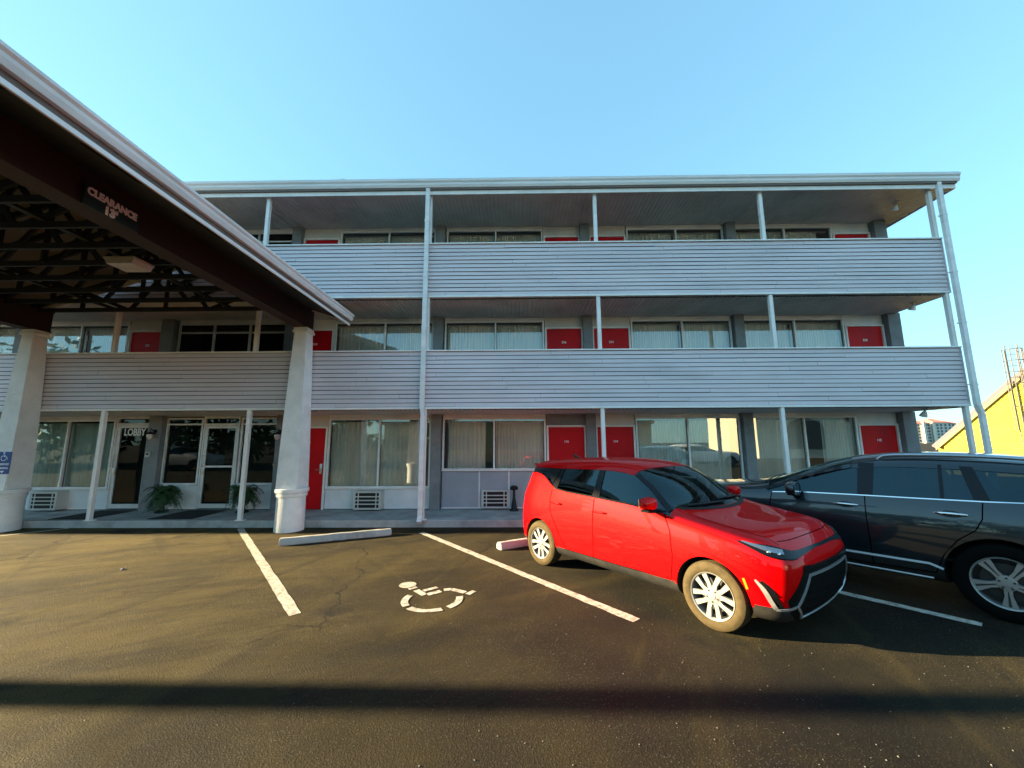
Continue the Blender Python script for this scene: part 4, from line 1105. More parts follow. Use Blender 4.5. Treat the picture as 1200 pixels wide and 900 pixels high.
def split(me, idxs, name, mt, root, inward=0.0, rim=0.0, smooth=32, trim_in=None, where=None):
    bm = bmesh.new(); bm.from_mesh(me)
    bmesh.ops.delete(bm, geom=[f for f in bm.faces if f.material_index not in idxs or (where and not where(f.calc_center_median()))], context='FACES')
    if not bm.faces: bm.free(); return None
    for f in bm.faces: f.material_index = 0
    bm.normal_update()
    if inward:
        mv = {v: v.normal.copy() for v in bm.verts}
        for v, n in mv.items(): v.co -= n * inward
    if rim:
        be = [e_ for e_ in bm.edges if e_.is_boundary]; nm = {v: v.normal.copy() for v in bm.verts}
        vn = {}
        for e_ in be:
            for v in e_.verts:
                if v not in vn: vn[v] = bm.verts.new(v.co - nm[v] * rim)
        for e_ in be:
            f = e_.link_faces[0]; l = next(l for l in f.loops if l.edge == e_); a_, b_ = l.vert, l.link_loop_next.vert
            bm.faces.new([b_, a_, vn[a_], vn[b_]])
    if trim_in:
        for f in bm.faces: f.normal_flip()
    m2 = bpy.data.meshes.new(name); bm.to_mesh(m2); bm.free()
    o = link_mesh(name, m2, root, (mt,)); m2.shade_smooth(); m2.set_sharp_from_angle(angle=math.radians(smooth))
    return o

def wheel(root, x, y, sg, r, wd, rim_r, style, tyre='tyre'):
    T = Matrix.Translation((x, y, r)) @ Matrix.Rotation(-sg * PI / 2, 4, 'X')    # local +z points outwards
    hw = wd / 2
    m = MB(); m.lathe([(0.02, hw - 0.12), (rim_r * 0.72, hw - 0.12), (rim_r * 0.72, hw - 0.10), (0.02, hw - 0.10)], 32, T); m.lathe([(rim_r * 0.99, -hw + 0.02), (rim_r * 0.99, -hw + 0.05), (0, -hw + 0.05)], 32, T, cap=False)
    w_ = m.build('wheel', M['alloydark'], root, smooth=40)
    m = MB()
    m.lathe([(rim_r, -hw + 0.015), (rim_r + 0.03, -hw), (r - 0.035, -hw + 0.004), (r - 0.01, -hw + 0.02), (r, -hw + 0.045), (r, -hw * 0.34), (r - 0.008, -hw * 0.32), (r - 0.008, -hw * 0.24), (r, -hw * 0.22),
             (r, hw * 0.22), (r - 0.008, hw * 0.24), (r - 0.008, hw * 0.32), (r, hw * 0.34), (r, hw - 0.045), (r - 0.01, hw - 0.02), (r - 0.03, hw - 0.005), (r - 0.045, hw - 0.001), (rim_r + 0.045, hw + 0.001), (rim_r + 0.03, hw - 0.001), (rim_r + 0.012, hw - 0.006), (rim_r, hw - 0.016)], 56, T, cap=False)
    m.build('tyre', M[tyre], w_, smooth=30)
    m = MB()
    m.lathe([(rim_r * 0.965, -hw + 0.03), (rim_r * 0.94, hw - 0.10), (rim_r * 0.93, hw - 0.035), (rim_r * 0.955, hw - 0.012), (rim_r * 1.0, hw - 0.006), (rim_r * 1.012, hw - 0.012), (rim_r * 1.0, hw - 0.03), (rim_r * 0.99, -hw + 0.03)], 56, T, cap=False)
    def spoke(a_, pts, z0, z1):
        c, s = math.cos(a_), math.sin(a_)
        m.prism([(p[0] * c - p[1] * s, p[0] * s + p[1] * c) for p in pts], 'z', z0, z1, T)
    z1 = hw - 0.022
    for k in range(5):
        a0 = 2 * PI * k / 5 + 0.3
        if style == 'fork':
            for q in (1, -1):
                spoke(a0, [(0.03, q * 0.0), (rim_r * 0.42, q * 0.004), (rim_r * 0.97, q * 0.058), (rim_r * 0.93, q * 0.112), (rim_r * 0.46, q * 0.048), (0.05, q * 0.038)][::q], z1 - 0.03, z1)
            spoke(a0, [(0.04, -0.030), (rim_r * 0.40, -0.026), (rim_r * 0.40, 0.026), (0.04, 0.030)], z1 - 0.034, z1 - 0.003)
            spoke(a0 + PI / 5, [(rim_r * 0.93, -0.030), (rim_r * 0.99, -0.050), (rim_r * 0.99, 0.050), (rim_r * 0.93, 0.030)], z1 - 0.03, z1 - 0.004)
        else:
            spoke(a0, [(0.04, -0.030), (rim_r * 0.5, -0.028), (rim_r * 0.97, -0.060), (rim_r * 0.99, 0.060), (rim_r * 0.5, 0.028), (0.04, 0.030)], z1 - 0.04, z1)
    m.lathe([(0.074, z1 - 0.05), (0.074, z1 - 0.004), (0.066, z1 + 0.004), (0.034, z1 + 0.006), (0.032, z1 + 0.012), (0, z1 + 0.013)], 28, T)
    m.build('rim', M['alloy'], w_, smooth=30)
    for k in range(5):
        a_ = 2 * PI * k / 5 + 0.3 + PI / 5
        m = MB(); m.lathe([(0.010, z1 - 0.01), (0.010, z1 + 0.0085), (0, z1 + 0.009)], 10, T @ Matrix.Translation((0.052 * math.cos(a_), 0.052 * math.sin(a_), 0))); m.build('lug_nut', M['alloydark'], w_)
        if style != 'fork':
            a2 = 2 * PI * k / 5 + 0.3; c, s = math.cos(a2), math.sin(a2)
            m = MB(); m.prism([(p[0] * c - p[1] * s, p[0] * s + p[1] * c) for p in ((0.075, -0.004), (rim_r * 0.9, -0.011), (rim_r * 0.9, 0.011), (0.075, 0.004))], 'z', z1 - 0.01, z1 + 0.0015, T); m.build('spoke_groove', M['alloydark'], w_)
    return w_

def interior(root, x_dash, x_seat, zf, wy, rear_x):
    m = MB(); m.box(rear_x, x_dash + 0.25, -wy, wy, zf - 0.04, zf, 0.01); m.build('cabin_floor', M['dark'], root)
    m = MB(); m.box(x_dash - 0.05, x_dash + 0.5, -wy + 0.02, wy - 0.02, zf + 0.28, zf + 0.56, 0.06); m.build('dashboard', M['black'], root)
    for y in (0.36, -0.36):
        for xs in (x_seat, x_seat - 0.85):
            m = MB(); m.box(xs - 0.25, xs + 0.25, y - 0.25, y + 0.25, zf + 0.10, zf + 0.28, 0.05)
            m.box(-0.07, 0.07, -0.24, 0.24, 0.0, 0.60, 0.06, Matrix.Translation((xs - 0.26, y, zf + 0.24)) @ Matrix.Rotation(-0.22, 4, 'Y'))
            m.box(-0.05, 0.05, -0.13, 0.13, 0.0, 0.19, 0.045, Matrix.Translation((xs - 0.40, y, zf + 0.85)) @ Matrix.Rotation(-0.15, 4, 'Y'))
            m.build('seat', M['seat'], root, smooth=40)
    m = MB(); c = Matrix.Translation((x_dash - 0.18, 0.36, zf + 0.56)) @ Matrix.Rotation(-1.15, 4, 'Y')
    m.lathe([(0.175 + 0.016 * math.cos(2 * PI * k / 10), 0.016 * math.sin(2 * PI * k / 10)) for k in range(11)], 32, c, cap=False)
    m.box(-0.17, 0.17, -0.02, 0.02, -0.008, 0.008, 0, c); m.lathe([(0.06, -0.02), (0.06, 0.02), (0, 0.025)], 16, c); m.build('steering_wheel', M['black'], root, smooth=40)

def finish_body(me, root, paint, mir_z=None):
    """split the evaluated body into its parts"""
    b = split(me, {0}, 'body', paint, root, rim=0.022, smooth=38)
    split(me, {0}, 'cabin_lining', M['dark'], root, inward=0.024, trim_in=True)
    for sx in (1, -1):
        for sy in (1, -1): split(me, {1}, 'wheel_well', M['well'], root, where=lambda c: c.x * sx > 0 and c.y * sy > 0)
    split(me, {6}, 'lower_cladding', M['clad'], root, rim=0.02)
    return b

def mirror(root, x, y, z, sg, mt, sx=0.095, sy=0.115, sz=0.078):
    t = bmesh.new(); bmesh.ops.create_cube(t, size=2)
    bmesh.ops.subdivide_edges(t, edges=t.edges[:], cuts=5, use_grid_fill=True)
    for v in t.verts:
        n = v.co.copy(); q = (abs(n.x) ** 3.2 + abs(n.y) ** 3.2 + abs(n.z) ** 3.2) ** (1 / 3.2); n /= q
        n.x = min(n.x, 1.0) if n.x > 0 else max(n.x, -0.62)
        v.co = Vector((x + n.x * sx * (1 - 0.18 * sg * n.y * sg), sg * (y + n.y * sy), z + n.z * sz * (1 - 0.15 * n.y)))
    bmesh.ops.recalc_face_normals(t, faces=t.faces)
    m = MB(); m.add(t); o = m.build('mirror', mt, root, smooth=50)
    m = MB(); m.prism([(sg * (y - 0.14), z - 0.07), (sg * (y + 0.06), z - 0.062), (sg * (y + 0.06), z - 0.088), (sg * (y - 0.14), z - 0.105)], 'x', x - 0.045, x + 0.055); m.build('mirror_base', M['gloss'], o)
    m = MB(); m.box(x - sx * 0.66, x - sx * 0.62, sg * (y - sy * 0.8), sg * (y + sy * 0.8), z - sz * 0.75, z + sz * 0.75); m.build('mirror_glass', M['chrome'], o)

# --- the red car
WHZ = 0.315
def red_car():
    root = empty('red_car', (1.802, 5.659, 0), math.radians(-53.0), 'bright red boxy hatchback parked nose out beside the empty wheelchair stall', 'car')
    S = [
     [(1.93,.56,.19),(1.99,.66,.24),(2.04,.70,.36),(2.08,.71,.56),(2.08,.70,.72),(2.01,.67,.815),(1.91,.635,.865),(1.94,.46,.88),(1.965,.23,.888),(1.97,0,.89)],
     [(1.88,.70,.19),(1.90,.81,.24),(1.92,.845,.36),(1.935,.865,.57),(1.925,.86,.75),(1.87,.82,.865),(1.83,.755,.92),(1.84,.53,.95),(1.85,.27,.965),(1.855,0,.97)],
     [(1.66,.72,.19),(1.66,.845,.24),(1.66,.885,.35),(1.66,.905,.58),(1.66,.895,.78),(1.65,.85,.90),(1.64,.775,.945),(1.64,.54,.968),(1.64,.27,.98),(1.64,0,.984)],
     [(1.28,.72,.19),(1.28,.85,.24),(1.28,.89,.35),(1.28,.91,.58),(1.28,.90,.81),(1.27,.86,.962),(1.28,.785,.995),(1.33,.54,.995),(1.35,.27,1.002),(1.36,0,1.005)],
     [(.92,.72,.19),(.92,.85,.24),(.92,.88,.35),(.92,.90,.58),(.92,.895,.83),(.82,.845,1.025),(.85,.765,1.06),(.98,.53,1.045),(1.06,.27,1.038),(1.09,0,1.036)],
     [(.58,.72,.19),(.58,.85,.24),(.58,.88,.34),(.58,.895,.58),(.58,.895,.84),(.58,.85,1.04),(.61,.705,1.24),(.71,.50,1.262),(.76,.25,1.268),(.77,0,1.27)],
     [(.24,.72,.19),(.24,.85,.24),(.24,.88,.34),(.24,.895,.58),(.24,.895,.85),(.24,.855,1.06),(.34,.66,1.425),(.37,.59,1.49),(.44,.31,1.51),(.46,0,1.515)],
     [(-.20,.72,.19),(-.20,.85,.24),(-.20,.88,.34),(-.20,.895,.58),(-.20,.895,.86),(-.20,.86,1.08),(-.20,.665,1.435),(-.20,.605,1.54),(-.20,.33,1.578),(-.20,0,1.585)],
     [(-.72,.72,.19),(-.72,.85,.24),(-.72,.885,.34),(-.72,.90,.58),(-.72,.90,.87),(-.72,.86,1.10),(-.72,.665,1.42),(-.72,.61,1.535),(-.72,.31,1.565),(-.72,0,1.575)],
     [(-1.02,.72,.19),(-1.02,.85,.24),(-1.02,.895,.34),(-1.02,.91,.58),(-1.02,.905,.88),(-1.03,.85,1.12),(-1.02,.66,1.41),(-1.02,.605,1.53),(-1.02,.31,1.55),(-1.02,0,1.56)],
     [(-1.30,.71,.19),(-1.30,.84,.24),(-1.30,.895,.34),(-1.30,.91,.58),(-1.30,.90,.90),(-1.31,.745,1.335),(-1.31,.65,1.405),(-1.31,.60,1.515),(-1.31,.31,1.535),(-1.31,0,1.545)],
     [(-1.62,.69,.19),(-1.64,.81,.24),(-1.66,.865,.34),(-1.67,.88,.60),(-1.66,.865,.92),(-1.60,.72,1.335),(-1.60,.64,1.395),(-1.60,.59,1.495),(-1.56,.30,1.51),(-1.56,0,1.52)],
     [(-1.80,.60,.21),(-1.85,.70,.26),(-1.88,.74,.36),(-1.90,.755,.62),(-1.875,.745,.93),(-1.71,.655,1.33),(-1.72,.61,1.385),(-1.72,.55,1.47),(-1.72,.28,1.475),(-1.73,0,1.48)],
    ]
    def cx(x): return x if x < 1.28 else 1.28 + (x - 1.28) * 0.86
    S = [[(cx(p[0]), p[1], p[2]) for p in st] for st in S]
    def gl(i, j):
        if i == 'F': return 6 if j <= 4 else 0
        if i == 'R': return 5 if j == 7 else (6 if j <= 4 else 0)
        if j <= 4: return 6 if j >= 3 else 6
        if i in (4, 5) and j >= 9: return 2
        if 4 <= i <= 11 and j == 8: return 3
        return 0
    cut = [(x, 0.362, a_, b_) for x in (1.285, -1.285) for a_, b_ in ((0.60, 1.2), (-1.2, -0.60))]
    me = body_mesh(S, 0.055, 0.09, gl, cut, ((4, 12, 8, .6), (6, 12, 9, .55), (4, 6, 9, .5), (0, 4, 9, .35), (0, 12, 5, .5), (9, 12, 8, .5)), 7)
    sk = Skin(me)
    finish_body(me, root, M['carred'])
    split(me, {2}, 'windscreen', M['carscreen'], root, inward=0.004)
    for q in (3, 4): split(me, {q}, 'side_windows', M['cardark'], root, inward=0.006)
    split(me, {5}, 'rear_window', M['cardark'], root, inward=0.005)
    interior(root, 0.72, 0.05, 0.42, 0.72, -1.5)
    for x in (1.285, -1.285):
        for sg in (1, -1): wheel(root, x, sg * 0.785, sg, 0.315, 0.20, 0.215, 'fork')
    for sg in (1, -1):
        # pillars
        m = MB(); pts = catmull([(.855, sg * .80, 1.045), (.60, sg * .715, 1.24), (.34, sg * .67, 1.425)], 12)
        ribbon(m, [sk.near(p) for p in pts], 0.062, 0.006); m.build('windscreen_pillar', M['gloss'], root, smooth=40)
        m = MB(); decal(m, [(-.125, 1.085), (-.165, 1.425), (-.255, 1.425), (-.245, 1.09)], lambda a_, b_: sk.side(sg, a_, b_), 0.003)
        m.build('door_pillar', M['gloss'], root, smooth=40); m = MB(); decal(m, [(-.93, 1.12), (-.93, 1.41), (-.99, 1.405), (-1.04, 1.17)], lambda a_, b_: sk.side(sg, a_, b_), 0.003); m.build('door_pillar', M['gloss'], root, smooth=40)
        # quarter panel in gloss black behind the rear door, up to the tail
        m = MB(); decal(m, [(-1.06, 1.20), (-1.00, 1.405), (-1.62, 1.375), (-1.62, 1.352), (-1.28, 1.352)], lambda a_, b_: sk.side(sg, a_, b_), 0.002); m.build('quarter_panel', M['gloss'], root, smooth=40)
        m = MB(); ribbon(m, [sk.side(sg, *p) for p in linear([(.80, 1.042), (.58, 1.055), (.24, 1.07), (-.2, 1.09), (-.72, 1.11), (-.98, 1.135)], 6)], 0.022, 0.006); m.build('belt_trim', M['gloss'], root, smooth=40)
        # gaps
        m = MB()
        for P in ([(.86, .36), (.90, .60), (.88, .85), (.80, 1.015)], [(-.22, .345), (-.22, .60), (-.21, .88), (-.20, 1.075)], [(-.22, .345), (.2, .345), (.86, .36)], [(-.22, .345), (-.72, .345)],
                  [(-.72, .345), (-.80, .45), (-.93, .66), (-1.02, .80), (-1.045, .95), (-1.03, 1.11)]):
            ribbon(m, [sk.side(sg, *p) for p in linear(P, 8)], 0.011, 0.003, 0.003)
        m.build('door_gap', M['seam'], root)
        for x, z in ((-.10, .915), (-.90, .935)):
            m = MB(); l, n = sk.side(sg, x, z)
            m.box(-.095, .095, -.012, .012, -.013, .013, .009, Matrix.Translation(l + n * 0.033))
            m.box(-.085, -.06, -.03, 0.0, -.011, .011, .004, Matrix.Translation(l + Vector((0, sg * 0.022 if sg > 0 else sg * -0.008, 0))))
            m.box(.06, .085, -.03, 0.0, -.011, .011, .004, Matrix.Translation(l + Vector((0, sg * 0.022 if sg > 0 else sg * -0.008, 0)))); m.build('door_handle', M['carred'], root, smooth=40)
        mirror(root, 0.70, 1.00, 1.125, sg, M['carred'], 0.075, 0.105, 0.064)
        # arch lips
        for xw in (1.285, -1.285):
            m = MB()
            P = [(xw + 0.371 * math.cos(q), WHZ + 0.371 * math.sin(q)) for q in [math.radians(-2 + 184 * k / 40) for k in range(41)]]
            ribbon(m, [sk.side(sg, *p) for p in P if p[1] > 0.32], 0.018, 0.003)
            m.build('arch_lip', M['carred'], root, smooth=50)
        # head lamp
        def fr(p): return sk.near((cx(p[0]), p[1], p[2]))
        path = catmull([(1.60, sg * .86, .880, .012), (1.76, sg * .85, .858, .060), (1.90, sg * .79, .825, .115), (2.01, sg * .66, .795, .100), (2.06, sg * .52, .806, .060), (2.09, sg * .25, .828, .036), (2.105, 0, .834, .032)], 8)
        m = MB(); ribbon(m, [fr(p[:3]) for p in path], [p[3] for p in path], 0.004); lamp_ = m.build('headlight', M['gloss'], root, smooth=50)
        m = MB(); q = [p for p in path[3:22]]
        ribbon(m, [(l + n * 0.002 + Vector((0, 0, 0.012)), n) for l, n in (fr(p[:3]) for p in q)], [p[3] * 0.45 for p in q], 0.004); m.build('reflector', M['lamp'], lamp_, smooth=50)
        m = MB()
        for k in (15, 19):
            l, n = fr(path[k][:3]); t = bmesh.new(); bmesh.ops.create_uvsphere(t, u_segments=14, v_segments=10, radius=0.022)
            m.add(t, Matrix.Translation(l + n * 0.0 + Vector((0, 0, -0.012))))
        m.build('projector', M['chrome'], lamp_, smooth=60)
        # silver blade with black backing, side marker
        m = MB(); pth = catmull([(1.765, sg * .875, .575, .022), (1.835, sg * .865, .50, .05), (1.885, sg * .85, .41, .05), (1.925, sg * .835, .345, .045)], 8)
        ribbon(m, [fr((p[0] + .045, p[1] - sg * .012, p[2] - 0.005)) for p in pth], [p[3] * 1.5 for p in pth], 0.003); m.build('fog_recess', M['gloss'], root, smooth=50)
        m = MB(); ribbon(m, [fr(p[:3]) for p in pth], [p[3] * 0.8 for p in pth], 0.009); m.build('front_blade', M['silver'], root, smooth=50)
        m = MB(); ribbon(m, [fr(p) for p in linear([(1.655, sg * .90, .565), (1.685, sg * .90, .475)], 6)], 0.022, 0.004); m.build('side_marker', M['amber'], root)
        m = MB(); ribbon(m, [fr(p) for p in catmull([(-1.62, sg * .78, 1.20), (-1.75, sg * .74, 1.05), (-1.80, sg * .74, .93)], 8)], 0.10, 0.006); m.build('tail_light', M['redlens'], root, smooth=50)
    # front end
    f_ = lambda a_, b_: sk.front(a_, b_)
    m = MB(); decal(m, [(-.56, .700), (-.76, .42), (-.70, .30), (-.60, .235), (.60, .235), (.70, .30), (.76, .42), (.56, .700), (.40, .690), (-.40, .690)], f_, 0.004, 0.06); g_ = m.build('grille', M['grille'], root, smooth=50)
    m = MB(); ribbon(m, [f_(*p) for p in linear([(-.50, .615), (-.655, .365), (-.52, .235), (.52, .235), (.655, .365), (.50, .615), (-.50, .615)], 8)[:-1]], 0.024, 0.014, closed=True); m.build('grille_surround', M['silver'], g_, smooth=50)
    m = MB()
    for z in (.33, .40, .47, .54): ribbon(m, [f_(-.5 + 1.0 * k / 20, z) for k in range(21)], 0.018, 0.010)
    m.build('grille_bars', M['grille'], g_)
    m = MB(); ribbon(m, [f_(-.58 + 1.16 * k / 24, .672) for k in range(25)], 0.030, 0.012); m.build('grille_lip', M['gloss'], g_, smooth=50)
    fr = lambda p: sk.near((cx(p[0]), p[1], p[2]))
    for sg in (1, -1):
        m = MB(); ribbon(m, [fr(p) for p in linear([(1.925, sg * .835, .340), (1.98, sg * .76, .345), (2.04, sg * .67, .362)], 8)], 0.022, 0.009); m.build('bumper_strip', M['silver'], root, smooth=50)
    m = MB()
    for sg in (1, -1): ribbon(m, [sk.top(cx(p[0]), p[1]) for p in catmull([(1.10, sg * .745), (1.45, sg * .745), (1.75, sg * .725), (1.92, sg * .66)], 10)], 0.007, 0.001, 0.003)
    ribbon(m, [fr(p) for p in catmull([(1.88, -.63, .868), (1.94, -.42, .880), (1.965, 0, .89), (1.94, .42, .880), (1.88, .63, .868)], 10)], 0.008, 0.001, 0.003)
    m.build('bonnet_gap', M['seam'], root)
    for P in ([(.89, .64), (.96, .30), (.98, -.05)], [(1.03, .02), (1.00, -.30), (.93, -.60)]):
        m = MB()
        hh = [sk.top(*p) for p in catmull(P, 10)]; ribbon(m, [(l + n * 0.012, n) for l, n in hh], 0.022, 0.008); m.build('wiper', M['black'], root)
    m = MB(); ribbon(m, [sk.top(0.915 + 0.19 * (1 - (k / 12 - 1) ** 2), -.72 + 1.44 * k / 24) for k in range(25)], 0.05, 0.004); m.build('cowl', M['black'], root, smooth=50)
    m = MB(); m.prism([(-1.22, 0), (-1.38, 0.012), (-1.42, 0.062), (-1.40, 0.064), (-1.30, 0.022)], 'y', -.018, .018, Matrix.Translation((0, 0, sk.top(-1.3, 0)[0].z - 0.006))); m.build('antenna_fin', M['gloss'], root)
    t = bmesh.new(); bmesh.ops.create_uvsphere(t, u_segments=16, v_segments=10, radius=1)
    m = MB(); m.add(t, Matrix.Translation((.45, 0, 1.385)) @ Matrix.Diagonal((.02, .115, .034, 1))); m.tube([(.44, 0, 1.39), (.43, 0, 1.475)], 0.012); m.build('rear_view_mirror', M['black'], root, smooth=50)
    m = MB(); m.box(-1.80, -1.62, -.55, .55, 1.425, 1.45, .01); m.build('spoiler', M['carred'], root)
    return root
red_car()

# --- the dark SUV (and plain white ones parked across the street)
def suv(loc, ang, paint, label, name='parked_suv', detail=True):
    global WHZ
    WHZ = 0.372
    root = empty(name, loc, math.radians(ang), label, 'car')
    S = [
     [(2.20,.60,.22),(2.28,.74,.30),(2.31,.78,.42),(2.33,.80,.65),(2.31,.79,.85),(2.26,.76,.96),(2.18,.70,1.01),(2.22,.50,1.03),(2.26,.25,1.04),(2.27,0,1.045)],
     [(2.06,.74,.22),(2.08,.88,.30),(2.09,.92,.42),(2.10,.94,.65),(2.08,.93,.85),(2.04,.89,.98),(1.98,.82,1.035),(1.98,.58,1.065),(1.98,.30,1.08),(1.98,0,1.085)],
     [(1.85,.76,.22),(1.85,.92,.30),(1.85,.96,.42),(1.85,.98,.65),(1.85,.965,.86),(1.84,.92,1.00),(1.82,.84,1.06),(1.82,.59,1.09),(1.82,.30,1.105),(1.82,0,1.11)],
     [(1.51,.76,.22),(1.51,.92,.29),(1.51,.965,.42),(1.51,.985,.66),(1.51,.97,.88),(1.50,.92,1.03),(1.48,.84,1.085),(1.48,.59,1.115),(1.48,.30,1.13),(1.48,0,1.135)],
     [(1.00,.76,.22),(1.00,.91,.28),(1.00,.96,.42),(1.00,.975,.66),(1.00,.965,.92),(1.00,.915,1.06),(1.00,.83,1.12),(1.02,.58,1.15),(1.04,.30,1.165),(1.04,0,1.17)],
     [(.60,.76,.22),(.60,.91,.28),(.60,.955,.42),(.60,.975,.66),(.60,.965,.93),(.58,.905,1.085),(.62,.80,1.15),(.70,.56,1.185),(.78,.28,1.20),(.80,0,1.205)],
     [(.15,.76,.22),(.15,.91,.28),(.15,.955,.42),(.15,.975,.66),(.15,.965,.94),(.15,.90,1.115),(.12,.735,1.36),(.18,.51,1.42),(.24,.26,1.44),(.26,0,1.445)],
     [(-.34,.76,.22),(-.34,.91,.28),(-.34,.955,.42),(-.34,.975,.66),(-.34,.965,.95),(-.34,.90,1.125),(-.34,.70,1.515),(-.33,.60,1.605),(-.28,.31,1.65),(-.26,0,1.66)],
     [(-.95,.76,.22),(-.95,.91,.28),(-.95,.955,.42),(-.95,.975,.66),(-.95,.97,.96),(-.95,.905,1.14),(-.95,.70,1.53),(-.95,.61,1.635),(-.95,.32,1.69),(-.95,0,1.70)],
     [(-1.45,.76,.22),(-1.45,.92,.29),(-1.45,.965,.42),(-1.45,.985,.68),(-1.45,.98,.97),(-1.45,.91,1.155),(-1.45,.70,1.515),(-1.45,.61,1.625),(-1.45,.32,1.68),(-1.45,0,1.69)],
     [(-1.95,.75,.24),(-1.95,.90,.31),(-1.95,.95,.43),(-1.95,.965,.70),(-1.95,.955,.98),(-1.95,.885,1.175),(-1.93,.685,1.48),(-1.92,.60,1.59),(-1.92,.31,1.645),(-1.92,0,1.655)],
     [(-2.22,.70,.26),(-2.26,.83,.33),(-2.28,.87,.45),(-2.29,.885,.72),(-2.27,.87,1.00),(-2.22,.80,1.20),(-2.12,.65,1.44),(-2.10,.57,1.54),(-2.10,.30,1.595),(-2.10,0,1.605)],
     [(-2.34,.60,.28),(-2.40,.72,.35),(-2.42,.75,.47),(-2.43,.76,.74),(-2.40,.75,1.00),(-2.31,.69,1.20),(-2.21,.60,1.42),(-2.21,.52,1.50),(-2.23,.28,1.55),(-2.24,0,1.56)],
    ]
    S = [[(p[0], p[1], p[2] - 0.035 * max(0.0, min(1.0, (p[2] - 1.16) / 0.35))) for p in st] for st in S]
    def gl(i, j):
        if i == 'F': return 0
        if i == 'R': return 5 if j in (7, 8) else 0
        if j <= 4: return 6
        if i in (5, 6) and j >= 9: return 2
        if 5 <= i <= 11 and j == 8: return 3
        return 0
    cut = [(x, 0.43, a_, b_) for x in (1.51, -1.51) for a_, b_ in ((0.62, 1.3), (-1.3, -0.62))]
    me = body_mesh(S, 0.08, 0.09, gl, cut, ((5, 12, 8, .55), (7, 12, 9, .5), (5, 7, 9, .5), (0, 5, 9, .25), (0, 12, 5, .4)), 7)
    sk = Skin(me)
    finish_body(me, root, paint)
    split(me, {2}, 'windscreen', M['carscreen'], root, inward=0.004)
    for q in (3, 4): split(me, {q}, 'side_windows', M['cardark'], root, inward=0.006)
    split(me, {5}, 'rear_window', M['cardark'], root, inward=0.005)
    for x in (1.51, -1.51):
        for sg in (1, -1): wheel(root, x, sg * 0.865, sg, 0.372, 0.225, 0.248, 'five', 'tyreclean')
    if not detail: return root
    interior(root, 0.48, -0.15, 0.50, 0.76, -2.0)
    for sg in (1, -1):
        m = MB(); pts = catmull([(.62, sg * .85, 1.12), (.14, sg * .755, 1.345), (-.34, sg * .71, 1.505)], 12)
        ribbon(m, [sk.near(p) for p in pts], 0.07, 0.006); m.build('windscreen_pillar', paint, root, smooth=40)
        m = MB(); c_ = lambda a_, b_: sk.side(sg, a_, b_)
        decal(m, [(-.42, 1.135), (-.42, 1.515), (-.58, 1.52), (-.56, 1.14)], c_, 0.003); m.build('door_pillar', M['gloss'], root, smooth=40); m = MB(); decal(m, [(-1.135, 1.145), (-1.135, 1.52), (-1.165, 1.52), (-1.165, 1.145)], c_, 0.003)
        m.build('window_divider', M['gloss'], root, smooth=40); m = MB(); decal(m, [(-1.385, 1.155), (-1.30, 1.51), (-1.40, 1.505), (-1.50, 1.16)], c_, 0.003); m.build('door_pillar', M['gloss'], root, smooth=40)
        m = MB(); ribbon(m, [sk.side(sg, *p) for p in linear([(.52, 1.082), (.15, 1.112), (-.34, 1.127), (-.95, 1.142), (-1.45, 1.157), (-1.95, 1.178), (-2.12, 1.195)], 6)], 0.013, 0.005); m.build('belt_trim', M['chrome'], root, smooth=40)
        m = MB()
        for P in ([(.55, .36), (.56, .65), (.55, .93), (.53, 1.07)], [(-.50, .34), (-.50, .65), (-.49, .96), (-.49, 1.12)], [(-.50, .34), (.55, .36)], [(-.50, .34), (-1.02, .36)],
                  [(-1.02, .36), (-1.10, .56), (-1.22, .74), (-1.36, .86), (-1.42, .98), (-1.44, 1.145)]):
            ribbon(m, [sk.side(sg, *p) for p in linear(P, 8)], 0.011, 0.003, 0.003)
        m.build('door_gap', M['seam'], root)
        for x in (-.30, -1.20):
            l, n = sk.side(sg, x, 1.01)
            m = MB(); decal(m, [(x + 0.085 * math.cos(2 * PI * k / 18), 1.005 + 0.036 * math.sin(2 * PI * k / 18)) for k in range(18)], c_, 0.002); h_ = m.build('handle_cup', M['gloss'], root)
            m = MB(); m.tube([l + Vector((-.12, sg * 0.012, 0)), l + Vector((-.09, sg * 0.034, 0.002)), l + Vector((0, sg * 0.040, 0.004)), l + Vector((.09, sg * 0.034, 0.002)), l + Vector((.12, sg * 0.012, 0))], [.010, .014, .016, .014, .010], 10); m.build('door_handle', M['chrome'], h_, smooth=60)
        m = MB(); ribbon(m, [sk.side(sg, *p) for p in linear([(.95, .455), (.5, .447), (-.2, .447), (-1.09, .452)], 8)], 0.022, 0.010); m.build('door_strip', M['strip'], root, smooth=40)
        m = MB(); ribbon(m, [sk.side(sg, *p) for p in linear([(.95, .285), (.4, .283), (-.99, .288)], 8)], 0.022, 0.012); m.build('sill_strip', M['strip'], root, smooth=40)
        mirror(root, 0.22, 1.06, 1.165, sg, paint, 0.085, 0.13, 0.085)
        m = MB(); pts = [sk.near((x, sg * .60, 1.62))[0] + Vector((0, 0, z)) for x, z in ((-.60, .0), (-.68, .040), (-.9, .045), (-1.3, .045), (-1.7, .045), (-1.98, .04), (-2.05, .0))]
        m.tube(catmull([tuple(p) for p in pts], 6), 0.021, 10); m.build('roof_rail', M['rail'], root, smooth=60)
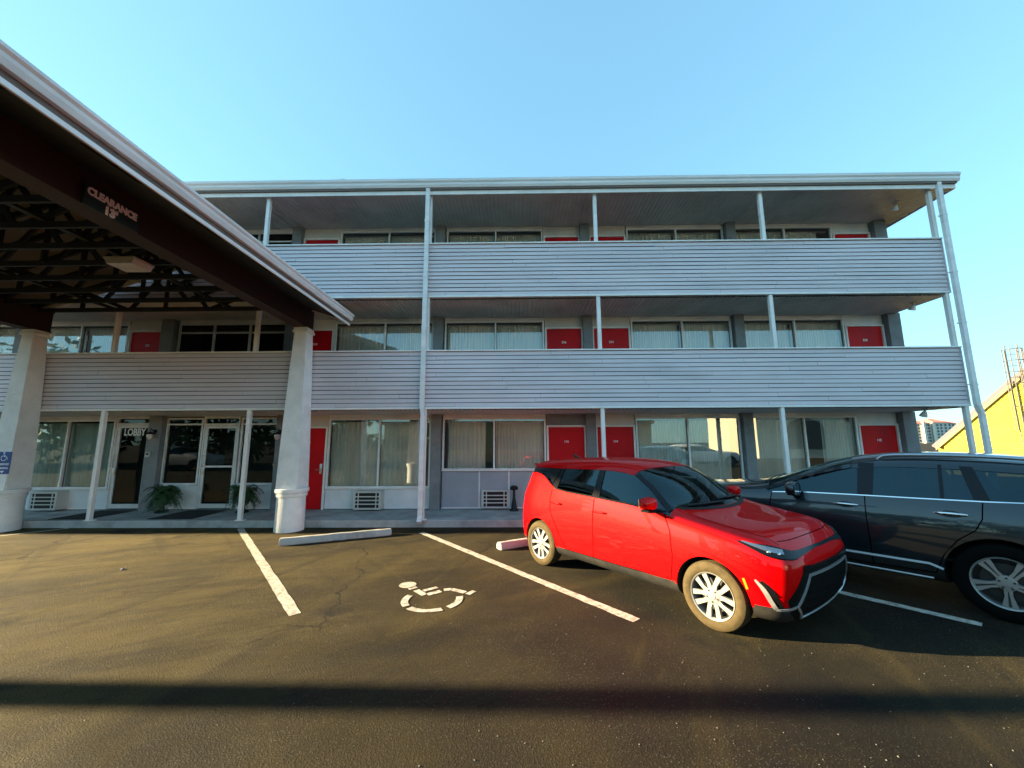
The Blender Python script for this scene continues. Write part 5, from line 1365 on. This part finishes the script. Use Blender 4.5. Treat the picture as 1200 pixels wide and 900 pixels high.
        path = catmull([(1.80, sg * .96, .97, .03), (1.98, sg * .93, .94, .10), (2.16, sg * .86, .90, .13), (2.30, sg * .72, .87, .11)], 8)
        m = MB(); ribbon(m, [sk.near(p[:3]) for p in path], [p[3] for p in path], 0.005); m.build('headlight', M['lamp'], root, smooth=50)
        m = MB(); ribbon(m, [sk.near(p) for p in catmull([(-2.16, sg * .90, 1.08), (-2.30, sg * .84, 1.06), (-2.40, sg * .72, 1.05)], 8)], 0.14, 0.006); m.build('tail_light', M['redlens'], root, smooth=50)
        for xw in (1.51, -1.51):
            m = MB()
            P = [(xw + 0.437 * math.cos(q), WHZ + 0.437 * math.sin(q)) for q in [math.radians(184 * k / 40 - 2) for k in range(41)]]
            ribbon(m, [sk.side(sg, *p) for p in P if p[1] > 0.38], 0.02, 0.004)
            m.build('arch_lip', paint, root, smooth=50)
    m = MB(); decal(m, [(-.46, .90), (-.50, .62), (-.36, .52), (.36, .52), (.50, .62), (.46, .90)], lambda a_, b_: sk.front(a_, b_), 0.006, 0.07); m.build('grille', M['chrome'], root, smooth=50)
    m = MB()
    for sg in (1, -1): ribbon(m, [sk.top(*p) for p in catmull([(.85, sg * .83), (1.3, sg * .84), (1.7, sg * .82), (2.1, sg * .72)], 10)], 0.008, 0.001, 0.003)
    m.build('bonnet_gap', M['seam'], root)
    for P in ([(.66, .68), (.66, .30), (.62, -.05)], [(.72, .02), (.70, -.30), (.64, -.66)]):
        m = MB()
        hh = [sk.top(*p) for p in catmull(P, 10)]; ribbon(m, [(l + n * 0.012, n) for l, n in hh], 0.024, 0.010); m.build('wiper', M['black'], root)
    return root
suv((4.69, 6.05, 0), 129.5, M['carblue'], 'dark blue SUV parked nose in beside the red car at the right edge')
for (x, y, a_, lb) in ((-35, -5.5, 4, 'white SUV parked across the street mirrored left of the LOBBY door'), (-23, -7.0, 2, 'white SUV parked across the street mirrored in the second lobby window'), (13.5, -9, -3, 'white SUV parked across the street mirrored in the window above the red car')):
    suv((x, y, 0), a_, M['carwhite'], lb, 'parked_suv', False)
